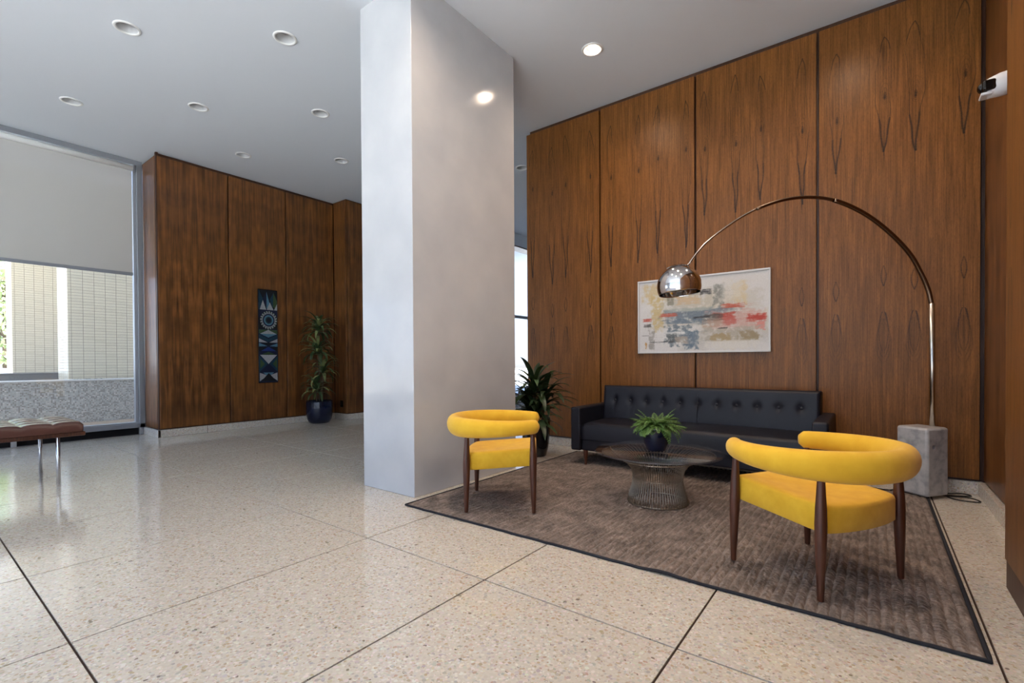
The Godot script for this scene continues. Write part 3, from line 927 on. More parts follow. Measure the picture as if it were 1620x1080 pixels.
# a pier clad in stacked slim tiles; those that show are built one by one
func tiled_pier(label: String, lo: Vector3, hi: Vector3, seen_lo: float, seen_hi: float, zmin: float):
	var p := thing("tiled_pier", label, "pier", Vector3((lo.x + hi.x) / 2, 0, (lo.z + hi.z) / 2))
	var c := p.position
	block("core", lo + Vector3(0.012, 0, 0.012) - c, hi - Vector3(0.012, 0, 0.012) - c, M.grout, p, 0.002)
	var tw := 0.166
	var th := 0.0545
	var front := rbox(Vector3(0.014, th - 0.005, tw - 0.006), 0.002)
	var stf := st_new()
	var sts := st_new()
	var rows := int((hi.y - 0.02) / th)
	var nz := int((hi.z - lo.z) / tw)
	for j in rows:
		var y := 0.03 + th * (j + 0.5)
		for i in nz:
			var z := hi.z - 0.05 - tw * (i + 0.5)
			if i == 0: z = hi.z - 0.05 - tw * 0.5
			var at := Vector3(hi.x - 0.007, y, z) - c
			if y > seen_lo and y < seen_hi and z > zmin:
				obj("tile", front, M.tile if (i * 7 + j * 3) % 4 else M.tile_b, p, at)
			else: rbox_to(stf, Vector3(0.014, th - 0.005, tw - 0.006), 0.002, 1, Transform3D(Basis.IDENTITY, at))
		rbox_to(stf, Vector3(0.014, th - 0.005, 0.044), 0.002, 1, Transform3D(Basis.IDENTITY, Vector3(hi.x - 0.007, y, hi.z - 0.026) - c))
		for i in int((hi.x - lo.x) / tw):
			rbox_to(sts, Vector3(tw - 0.006, th - 0.005, 0.014), 0.002, 1, Transform3D(Basis.IDENTITY, Vector3(hi.x - 0.02 - tw * (i + 0.5), y, hi.z - 0.007) - c))
	obj("more_tiles", stf.commit(), M.tile, p).set_meta("kind", "stuff")
	obj("side_tiles", sts.commit(), M.tile, p).set_meta("kind", "stuff")

func build_outside():
	sblock("ground", Vector3(-70, -0.4, -60), Vector3(60, -0.06, 60), M.asphalt, "pale street and forecourt outside the building", "ground", 0.01)
	sblock("terrace", Vector3(-11.2, -0.2, -7), Vector3(-8.72, 0.0, 6), M.paving, "tan paved terrace strip outside the lobby window", "terrace", 0.01)
	sblock("portico_roof", Vector3(-18.0, 4.0, -5.2), Vector3(-11.6, 4.45, -0.5), M.concrete, "pale roof slab of the portico outside the window", "roof", 0.02)
	sblock("building_above", Vector3(-8.7, 4.32, -8.2), Vector3(0.95, 30.0, 4.2), M.concrete, "upper floors of the building above the lobby", "building", 0.02)
	var pw := thing("planter_wall", "low mosaic planter wall with a pale cap outside the window", "planter", Vector3(-11.5, 0, -0.5))
	block("mosaic_face", Vector3(-0.26, -0.06, -6.0), Vector3(0.26, 0.735, 6.0), M.mosaic, pw, 0.004)
	block("cap", Vector3(-0.27, 0.735, -6.0), Vector3(0.275, 0.760, 6.0), M.stone_cap, pw, 0.004)
	var gw := thing("granite_planter", "dark speckled granite planter edge between the two tiled piers", "planter", Vector3(-14.4, 0, 0))
	block("granite_face", Vector3(-0.3, -0.06, -6.0), Vector3(0.3, 0.82, 6.0), M.granite, gw, 0.01)
	block("rim", Vector3(-0.31, 0.82, -6.0), Vector3(0.31, 0.855, 6.0), M.granite, gw, 0.008)
	tiled_pier("cream tiled portico pier outside the window, nearer one beside the window frame", Vector3(-12.77, -0.06, -4.2), Vector3(-11.90, 4.0, -2.07), 0.65, 2.75, -3.15)
	tiled_pier("cream tiled portico pier farther out, partly hidden by the nearer tiled pier", Vector3(-17.07, -0.06, -4.0), Vector3(-16.2, 4.0, -1.84), 0.75, 3.0, -2.75)
	# low plants in the planter
	R.seed = 8
	var gp := thing("ground_cover", "low dark plants peeping over the mosaic planter wall", "plant", Vector3(-11.62, 0.74, -2.25))
	var st := st_new()
	st.set_smooth_group(0)
	for k in 60: leaf_to(st, Vector3(0, 0.0, R.randf_range(-0.28, 0.2)), R.randf() * TAU, R.randf_range(0.05, 0.10), 0.02, 0.5, 0.8, 3)
	obj("leaves", done(st), M.leaf_dark, gp).set_meta("kind", "stuff")
	build_tree(Vector3(-31, -0.06, -3.4), "light green street tree beyond the portico piers", 11)
	build_tree(Vector3(-38, -0.06, -1.2), "pale green street tree farther down the street", 12)
	build_car(Vector3(-26.0, -0.06, -0.72))

func build_tree(at: Vector3, label: String, seed_: int):
	R.seed = seed_
	var t := thing("tree", label, "tree", at)
	obj("trunk", tube(spline([Vector3(0, 0, 0), Vector3(0.05, 1.5, 0.05), Vector3(-0.05, 3.0, 0.0), Vector3(0.0, 5.0, 0.1)], 4), 0.16, 10), M.bark, t)
	var st := st_new()
	st.set_smooth_group(0)
	for k in 14:
		var a := R.randf() * TAU
		var b := Vector3(0, R.randf_range(1.4, 4.5), 0)
		var e := b + Vector3(cos(a) * 2.0, R.randf_range(0.4, 1.4), sin(a) * 2.0)
		tube_to(st, [b, b.lerp(e, 0.5) + Vector3.UP * 0.2, e], [0.07, 0.05, 0.015], 6)
	obj("branches", done(st), M.bark, t)
	var lf := st_new()
	lf.set_smooth_group(FLAT)
	for k in 3400:
		var d := Vector3(R.randfn(), R.randfn() * 0.9, R.randfn()).normalized() * pow(R.randf(), 0.45)
		var p := Vector3(0, 3.6, 0) + d * Vector3(2.9, 3.0, 2.9)
		var u := Vector3(R.randfn(), R.randfn(), R.randfn()).normalized() * 0.13
		var v := u.cross(Vector3(R.randfn(), R.randfn(), R.randfn())).normalized() * 0.075
		quad(lf, p - u, p - v, p + u, p + v)
	obj("foliage", done(lf), M.leaf_tree, t).set_meta("kind", "stuff")

func build_car(at: Vector3):
	var t := thing("car", "pale parked car half hidden behind the granite planter", "car", at)
	var prof := PackedVector2Array([Vector2(-2.1, 0.30), Vector2(-2.15, 0.55), Vector2(-2.0, 0.78), Vector2(-1.25, 0.92), Vector2(-0.65, 1.36), Vector2(0.55, 1.40), Vector2(1.35, 1.0), Vector2(2.0, 0.95), Vector2(2.12, 0.6), Vector2(2.08, 0.30)])
	var st := st_new()
	st.set_smooth_group(FLAT)
	extrude_to(st, prof, 1.7)
	obj("body", done(st), M.car_paint, t, Vector3.ZERO, PI / 2)
	var sg := st_new()
	sg.set_smooth_group(FLAT)
	extrude_to(sg, PackedVector2Array([Vector2(-1.0, 0.95), Vector2(-0.6, 1.30), Vector2(0.5, 1.33), Vector2(1.1, 1.0)]), 1.72)
	obj("side_windows", done(sg), M.black_plastic, t, Vector3.ZERO, PI / 2)
	for x in [-1.3, 1.3]:
		for s in [-0.76, 0.76]:
			var wh := st_new()
			wh.set_smooth_group(0)
			tube_to(wh, [Vector3(s - 0.1, 0.32, x), Vector3(s + 0.1, 0.32, x)], 0.32, 20)
			obj("wheel", done(wh), M.cable, t)

# closed outline (x, y) counter-clockwise or not, given depth about z = 0
func extrude_to(st: SurfaceTool, pg: PackedVector2Array, depth: float, xf := Transform3D.IDENTITY):
	if Geometry2D.is_polygon_clockwise(pg): pg.reverse()
	var ix := Geometry2D.triangulate_polygon(pg)
	var h := depth / 2
	for k in range(0, ix.size(), 3):
		var a := pg[ix[k]]
		var b := pg[ix[k + 1]]
		var c := pg[ix[k + 2]]
		if (b - a).cross(c - a) < 0:
			var s := b
			b = c
			c = s
		tri(st, xf * Vector3(a.x, a.y, h), xf * Vector3(b.x, b.y, h), xf * Vector3(c.x, c.y, h))
		tri(st, xf * Vector3(a.x, a.y, -h), xf * Vector3(c.x, c.y, -h), xf * Vector3(b.x, b.y, -h))
	for k in pg.size():
		var a := pg[k]
		var b := pg[(k + 1) % pg.size()]
		quad(st, xf * Vector3(a.x, a.y, -h), xf * Vector3(b.x, b.y, -h), xf * Vector3(b.x, b.y, h), xf * Vector3(a.x, a.y, h))

# ------------------------------------------------------------------ rug
func build_rug():
	var x0 := -2.716
	var x1 := 0.318
	var z0 := -4.80
	var z1 := -2.282
	var t := thing("rug", "large grey brown wool rug with ribbed pile and a dark bound edge under the seating", "rug", Vector3((x0 + x1) / 2, 0, (z0 + z1) / 2))
	var nx := 912
	var nz := 150
	var nn := FastNoiseLite.new()
	nn.seed = 4
	nn.frequency = 18.0
	var n2 := FastNoiseLite.new()
	n2.seed = 6
	n2.frequency = 2.2
	var w := x1 - x0
	var d := z1 - z0
	var pts := PackedVector3Array()
	for j in nz + 1:
		for i in nx + 1:
			var x := -w / 2 + w * i / nx
			var z := -d / 2 + d * j / nz
			var e := minf(minf(x + w / 2, w / 2 - x), minf(z + d / 2, d / 2 - z))
			var rib := absf(sin((x + 0.006 * n2.get_noise_2d(x * 3, z)) / 0.042 * PI))
			var y := 0.0020 + 0.0125 * pow(rib, 0.5) + 0.0022 * nn.get_noise_2d(x * 2.2, z) + 0.001 * n2.get_noise_2d(x, z * 1.5)
			y *= smoothstep(0.0, 0.02, e) * 0.55 + 0.45
			# the small lift in the front edge
			var lift := exp(-pow((x + w / 2 - 1.90) / 0.07, 2)) * smoothstep(0.35, 0.0, d / 2 - z) * 0.010
			pts.append(Vector3(x, y + lift, z + 0.006 * n2.get_noise_1d(x * 4) * smoothstep(0.3, 0.0, d / 2 - z)))
	var st := st_new()
	st.set_smooth_group(0)
	for p in pts: st.add_vertex(p)
	var c := nx + 1
	for j in nz:
		for i in nx:
			var a := j * c + i
			for k in [a, a + c + 1, a + c, a, a + 1, a + c + 1]: st.add_index(k)
	st.generate_normals()
	obj("pile", st.commit(), M.rug, t)
	var b := []
	var rim := [Vector3(-w / 2, 0.007, d / 2), Vector3(w / 2, 0.007, d / 2), Vector3(w / 2, 0.007, -d / 2), Vector3(-w / 2, 0.007, -d / 2)]
	for k in 4:
		var p: Vector3 = rim[k]
		var q: Vector3 = rim[(k + 1) % 4]
		for s in 60:
			var v := p.lerp(q, s / 60.0)
			var lift := exp(-pow((v.x + w / 2 - 1.90) / 0.07, 2)) * smoothstep(0.35, 0.0, d / 2 - v.z) * 0.010
			b.append(v + Vector3(0, lift, 0.006 * n2.get_noise_1d(v.x * 4) * smoothstep(0.3, 0.0, d / 2 - v.z)))
	b.append(b[0])
	obj("binding", tube(b, 0.008, 6, Vector3.UP, Vector2(1.1, 0.85)), M.binding, t)

# ------------------------------------------------------------------ sofa
func build_sofa():
	var t := thing("sofa", "long dark navy leather sofa with a button tufted back against the rosewood wall", "sofa", Vector3(-1.35, 0, -4.57))
	# in its own axes: x -1.085..1.085, front at z +0.40, back at -0.40
	obj("base_rail", rbox(Vector3(1.96, 0.115, 0.72), 0.012, 2), M.leather, t, Vector3(0, 0.21, 0.0))
	for s in [-1, 1]:
		obj("arm", rbox(Vector3(0.108, 0.43, 0.80), 0.020, 3), M.leather, t, Vector3(s * 1.031, 0.152 + 0.215, 0.0))
		var st := st_new()
		st.set_smooth_group(0)
		var hx := 0.042
		tube_to(st, [Vector3(s * 1.031 - hx, 0.57, 0.392), Vector3(s * 1.031 + hx, 0.57, 0.392)], 0.004, 6)
		tube_to(st, [Vector3(s * 1.031 - s * hx, 0.17, 0.396), Vector3(s * 1.031 - s * hx, 0.57, 0.394)], 0.004, 6)
		obj("arm_piping", done(st), M.leather_seam, t)
	var seat := obj("seat_cushion", cushion(Vector3(1.95, 0.165, 0.66), 0.03, 0.018), M.leather, t, Vector3(0, 0.268 + 0.0825, 0.055))
	var sp := st_new()
	sp.set_smooth_group(0)
	for y in [-0.062, 0.062]:
		tube_to(sp, [Vector3(-0.96, y, 0.318), Vector3(0.96, y, 0.318)], 0.0045, 6)
	obj("piping", done(sp), M.leather_seam, seat)
	# back: a dimpled sheet on a box, tilted
	var bk := obj("backrest", tufted_back(), M.leather, t, Vector3(0.0, 0.395, -0.20))
	bk.rotation.x = deg_to_rad(-7.0)
	for k in 11:
		var x := -0.995 * 0.86 + k * (0.995 * 0.86 * 2) / 10.0
		obj("button", lathe([Vector2(0.0155, -0.006), Vector2(0.016, 0.0), Vector2(0.013, 0.005), Vector2(0.006, 0.0075), Vector2(0, 0.008)], 14), M.leather, bk, Vector3(x, 0.225, 0.070)).rotation.x = PI / 2
	obj("centre_seam", tube([Vector3(0, 0.01, 0.091), Vector3(0, 0.15, 0.092), Vector3(0, 0.30, 0.090), Vector3(0, 0.365, 0.078)], 0.0035, 6), M.leather_seam, bk)
	obj("top_piping", tube([Vector3(-0.97, 0.366, 0.075), Vector3(0.97, 0.366, 0.075)], 0.0045, 6), M.leather_seam, bk)
	for x in [-0.93, 0.93]:
		for z in [-0.33, 0.37]:
			obj("leg", lathe([Vector2(0.011, 0.014), Vector2(0.013, 0.018), Vector2(0.024, 0.13), Vector2(0.024, 0.158)], 16), M.walnut, t, Vector3(x, 0.004, z))

func cushion(size: Vector3, r: float, crown: float) -> ArrayMesh:
	var st := st_new()
	st.set_smooth_group(0)
	var n := 24
	var h := size / 2
	var top := []
	for j in n + 1:
		var row := []
		for i in n + 1:
			var x := -h.x + size.x * i / n
			var z := -h.z + size.z * j / n
			var ex := (h.x - absf(x))
			var ez := (h.z - absf(z))
			var e := minf(ex, ez)
			var rr := sqrt(maxf(0.0, 1 - pow(1 - clampf(e / r, 0, 1), 2)))
			var cr := crown * (1 - pow(x / h.x, 4)) * (1 - pow(z / h.z, 2))
			row.append(Vector3(x, h.y - r + r * rr + cr, z))
		top.append(row)
	# extra rows near the edges are made by pulling the second ring close to the border
	for j in n + 1:
		for i in n + 1:
			var p: Vector3 = top[j][i]
			var gx := signf(p.x) * pow(absf(p.x) / h.x, 0.6) * h.x
			var gz := signf(p.z) * pow(absf(p.z) / h.z, 0.6) * h.z
			var e := minf(h.x - absf(gx), h.z - absf(gz))
			var rr := sqrt(maxf(0.0, 1 - pow(1 - clampf(e / r, 0, 1), 2)))
			var cr := crown * (1 - pow(gx / h.x, 4)) * (1 - pow(gz / h.z, 2))
			top[j][i] = Vector3(gx, h.y - r + r * rr + cr, gz)
	for j in n:
		for i in n:
			quad(st, top[j][i], top[j + 1][i], top[j + 1][i + 1], top[j][i + 1])
	var lo := -h.y
	for i in n:
		for e in [[top[n][i], top[n][i + 1]], [top[0][i + 1], top[0][i]], [top[i + 1][n], top[i][n]], [top[i][0], top[i + 1][0]]]:
			var a: Vector3 = e[0]
			var b: Vector3 = e[1]
			quad(st, Vector3(a.x, lo, a.z), Vector3(b.x, lo, b.z), b, a)
	quad(st, Vector3(-h.x, lo, -h.z), Vector3(h.x, lo, -h.z), Vector3(h.x, lo, h.z), Vector3(-h.x, lo, h.z))
	return done(st)

func tufted_back() -> ArrayMesh:
	# x -0.995..0.995, y 0..0.38, front z about +0.09
	var st := st_new()
	st.set_smooth_group(0)
	var nx := 264
	var ny := 44
	var W := 0.995
	var H := 0.38
	var rows := []
	for j in ny + 1:
		var row := []
		for i in nx + 1:
			var x := -W + 2 * W * i / nx
			var y := H * j / ny
			var e := minf(minf(W - absf(x), H - y), 1.0)
			var rr := sqrt(maxf(0.0, 1 - pow(1 - clampf(e / 0.035, 0, 1), 2)))
			var z := 0.055 + 0.035 * rr
			for k in 11:
				var bx := -W * 0.86 + k * W * 0.172
				var dx := x - bx
				if absf(dx) > 0.22: continue
				var dy := y - 0.225
				z -= 0.012 * exp(-(dx * dx + dy * dy) / (2 * 0.028 * 0.028))
				# pull lines running up and down from each button
				z -= 0.006 * exp(-(dx * dx) / (2 * 0.016 * 0.016)) * exp(-absf(dy) / 0.06)
			row.append(Vector3(x, y, z))
		rows.append(row)
	for j in ny:
		for i in nx:
			quad(st, rows[j][i], rows[j][i + 1], rows[j + 1][i + 1], rows[j + 1][i])
	var zb := -0.07
	for i in nx:
		var a: Vector3 = rows[ny][i]
		var b: Vector3 = rows[ny][i + 1]
		quad(st, a, b, Vector3(b.x, b.y, zb), Vector3(a.x, a.y, zb))
	for j in ny:
		var a: Vector3 = rows[j][0]
		var b: Vector3 = rows[j + 1][0]
		quad(st, Vector3(a.x, a.y, zb), a, b, Vector3(b.x, b.y, zb))
		a = rows[j][nx]
		b = rows[j + 1][nx]
		quad(st, a, Vector3(a.x, a.y, zb), Vector3(b.x, b.y, zb), b)
	quad(st, Vector3(W, 0, zb), Vector3(-W, 0, zb), Vector3(-W, H, zb), Vector3(W, H, zb))
	return done(st)

# ------------------------------------------------------------------ coffee table
func build_table():
	var t := thing("coffee_table", "round glass coffee table on a flared base of bronze wire rods", "table", Vector3(-1.262, 0.018, -3.41))
	var prof := [Vector2(0.215, 0.004), Vector2(0.202, 0.05), Vector2(0.186, 0.10), Vector2(0.176, 0.15), Vector2(0.175, 0.19), Vector2(0.186, 0.235), Vector2(0.215, 0.275), Vector2(0.262, 0.308), Vector2(0.325, 0.335), Vector2(0.395, 0.352)]
	var rods := st_new()
	rods.set_smooth_group(0)
	var n := 70
	for k in n:
		var a := TAU * k / n
		var c := []
		for p in prof: c.append(Vector3(p.x * sin(a), p.y, p.x * cos(a)))
		tube_to(rods, c, 0.0029, 6, Vector3(cos(a), 0, -sin(a)))
	var o := obj("wire_rods", done(rods), M.wire, t)
	o.set_meta("kind", "stuff")
	for q in [[0.212, 0.004, 0.005], [0.176, 0.17, 0.003], [0.262, 0.304, 0.0035], [0.394, 0.351, 0.005]]:
		var c := []
		for k in 73: c.append(Vector3(q[0] * sin(k * TAU / 72), q[1], q[0] * cos(k * TAU / 72)))
		obj("ring", tube(c, q[2], 6), M.wire, t)
	obj("glass_top", lathe([Vector2(0, 0.356), Vector2(0.44, 0.356), Vector2(0.449, 0.359), Vector2(0.452, 0.363), Vector2(0.449, 0.367), Vector2(0.44, 0.370), Vector2(0, 0.370)], 72), M.table_glass, t)
	# fern in a blue pot standing on the glass
	var f := thing("potted_fern", "small bright green fern in a dark blue glazed pot on the glass table", "plant", Vector3(-1.275, 0.388, -3.42))
	obj("pot", lathe([Vector2(0, 0.0), Vector2(0.062, 0.0), Vector2(0.070, 0.005), Vector2(0.086, 0.06), Vector2(0.095, 0.12), Vector2(0.099, 0.165), Vector2(0.0985, 0.176), Vector2(0.093, 0.178), Vector2(0.089, 0.172), Vector2(0.086, 0.15), Vector2(0, 0.15)], 40), M.blue_glaze, f)
	obj("soil", lathe([Vector2(0.086, 0.150), Vector2(0.05, 0.156), Vector2(0, 0.158)], 20), M.soil, f)
	R.seed = 15
	for k in 130:
		var st := st_new()
		st.set_smooth_group(0)
		var a := k * 2.39996 + R.randf_range(-0.3, 0.3)
		var inner := R.randf()
		frond_to(st, Vector3(sin(a) * 0.03, 0.155, cos(a) * 0.03), a, R.randf_range(0.11, 0.21), lerpf(1.45, 0.5, inner), R.randf_range(0.8, 2.4))
		obj("frond", done(st), M.leaf_fern, f)

func frond_to(st: SurfaceTool, base: Vector3, az: float, length: float, rise: float, droop: float):
	var out := Vector3(sin(az), 0, cos(az))
	var side := Vector3(cos(az), 0, -sin(az))
	var p := base
	var n := 11
	var pitch := rise
	var stem := [p]
	for k in n:
		pitch -= droop / n
		var dirn := out * cos(pitch) + Vector3.UP * sin(pitch)
		var q := p + dirn * length / n
		var f := float(k + 1) / n
		var lw := 0.026 * sin(clampf(f * 0.9 + 0.1, 0, 1) * PI * 0.93) + 0.004
		var up := side.cross(dirn).normalized()
		for s in [-1.0, 1.0]:
			var tip: Vector3 = p + side * s * lw + dirn * lw * 0.45 - Vector3.UP * lw * 0.25
			var bw := length / n * 0.46
			var m1: Vector3 = p.lerp(tip, 0.5) + dirn * bw + up * 0.002
			var m2: Vector3 = p.lerp(tip, 0.5) - dirn * bw + up * 0.002
			if s > 0: quad(st, p, m2, tip, m1)
			else: quad(st, p, m1, tip, m2)
		p = q
		stem.append(p)
	tube_to(st, stem, 0.0012, 4)

# ------------------------------------------------------------------ ring chairs
func build_chairs():
	var a := make_chair("yellow velvet ring chair with walnut legs in front of the marble pier")
	a.position = Vector3(-2.178, 0.018, -2.747)
	a.rotation.y = atan2(0.83, -0.56)
	var b := a.duplicate()
	b.name = numbered("ring_chair")
	add_child(b)
	b.position = Vector3(-0.239, 0.018, -2.752)
	b.rotation.y = atan2(-0.86, -0.51)
	tag(b, "yellow velvet ring chair nearest the camera, its rounded back turned to the viewer", "chair", "ring chairs at the coffee table")

func make_chair(label: String) -> Node3D:
	# faces +z in its own axes
	var t := thing("ring_chair", label, "chair", Vector3.ZERO, 0.0, "ring chairs at the coffee table")
	# horseshoe roll: oval section, fuller at the back
	var n := 72
	var segs := 24
	var st := st_new()
	st.set_smooth_group(0)
	var rings := []
	for i in n + 1:
		var f := float(i) / n
		var th := lerpf(deg_to_rad(43), deg_to_rad(317), f)
		var e := minf(f, 1 - f) * 2.0                 # 0 at a tip, 1 at the back
		var full := smoothstep(0.0, 0.85, e)
		var cap := sqrt(clampf(1 - pow(1 - clampf(e / 0.055, 0, 1), 2), 0, 1))
		var hh := lerpf(0.048, 0.071, full) * (0.70 + 0.30 * cap)
		var hw := lerpf(0.042, 0.052, full) * (0.70 + 0.30 * cap)
		if i == 0 or i == n:
			hh *= 0.72
			hw *= 0.72
		var cy := lerpf(0.582, 0.572, full)
		var c := Vector3(sin(th) * 0.352, cy, cos(th) * 0.352)
		var o := Vector3(sin(th), 0, cos(th))
		var lean := 0.16 * full
		var u2 := (Vector3.UP + o * lean).normalized()
		var o2 := (o - Vector3.UP * lean).normalized()
		var ring := []
		for k in segs:
			var a := TAU * k / segs
			ring.append(c + o2 * cos(a) * hw + u2 * sin(a) * hh)
		rings.append(ring)
	for i in n:
		for k in segs:
			var k2 := (k + 1) % segs
			quad(st, rings[i][k], rings[i][k2], rings[i + 1][k2], rings[i + 1][k])
	for q in [0, n]:
		var c := Vector3.ZERO
		for p in rings[q]: c += p
		c /= segs
		var o: Vector3 = (c - (rings[1][0] if q == 0 else rings[n - 1][0]))
		for k in segs:
			if q == 0: tri(st, c, rings[q][(k + 1) % segs], rings[q][k])
			else: tri(st, c, rings[q][k], rings[q][(k + 1) % segs])
	obj("backrest_ring", done(st), M.velvet, t)
	# seat: straight sides, rounded back, thick front edge, shallow dish on top
	var out := []
	var pl := [Vector2(-0.250, 0.245), Vector2(0.250, 0.245), Vector2(0.252, 0.0), Vector2(0.249, -0.200), Vector2(0.185, -0.244), Vector2(0.0, -0.262), Vector2(-0.185, -0.244), Vector2(-0.249, -0.200), Vector2(-0.252, 0.0)]
	for i in pl.size():
		var p0: Vector2 = pl[(i - 1 + pl.size()) % pl.size()]
		var p1: Vector2 = pl[i]
		var p2: Vector2 = pl[(i + 1) % pl.size()]
		var p3: Vector2 = pl[(i + 2) % pl.size()]
		var straight := i == 0
		for k in 8:
			var u := k / 8.0
			out.append(p1.lerp(p2, u) if straight or i == 1 or i == 8 else p1.cubic_interpolate(p2, p0 if i != 2 else p1 * 2 - p2, p3, u))
	var ss := st_new()
	ss.set_smooth_group(0)
	var levels := [[0.0, 0.985], [0.004, 1.0], [0.10, 1.0], [0.112, 0.985], [0.118, 0.955], [0.118, 0.80], [0.114, 0.6], [0.109, 0.35], [0.107, 0.12]]
	var m := out.size()
	var prev := []
	for L in levels:
		var row := []
		for p in out:
			var tilt: float = 0.297 + p.y * L[1] * 0.075
			row.append(Vector3(p.x * L[1], tilt + L[0], p.y * L[1]))
		if prev.size():
			for i in m: quad(ss, prev[(i + 1) % m], prev[i], row[i], row[(i + 1) % m])
		prev = row
	var mid := Vector3(0, 0.297 + 0.106, 0)
	for i in m: tri(ss, mid, prev[(i + 1) % m], prev[i])
	var low := []
	for p in out: low.append(Vector3(p.x * 0.985, 0.297 + p.y * 0.985 * 0.075, p.y * 0.985))
	for i in m: tri(ss, Vector3(0, 0.297, 0), low[i], low[(i + 1) % m])
	obj("seat", done(ss), M.velvet, t)
	# legs: turned, thickest at seat height
	for s in [[-1, 1], [1, 1], [-1, -1], [1, -1]]:
		var lp := []
		var rr := []
		var foot := Vector3(s[0] * 0.275, 0.0, s[1] * 0.230)
		var head := Vector3(s[0] * 0.264, 0.54, s[1] * 0.224)
		for q in [[0.0, 0.0125], [0.01, 0.0135], [0.15, 0.0165], [0.33, 0.0205], [0.48, 0.0235], [0.60, 0.0245], [0.72, 0.0225], [0.84, 0.0185], [0.95, 0.0155], [1.0, 0.015]]:
			lp.append(foot.lerp(head, q[0]))
			rr.append(q[1])
		obj("leg", tube(lp, rr, 16, Vector3.BACK), M.walnut, t)
	for z in [0.19, -0.19]:
		obj("seat_rail", rbox(Vector3(0.44, 0.04, 0.03), 0.008), M.walnut, t, Vector3(0, 0.335 + z * 0.075, z))
	return t

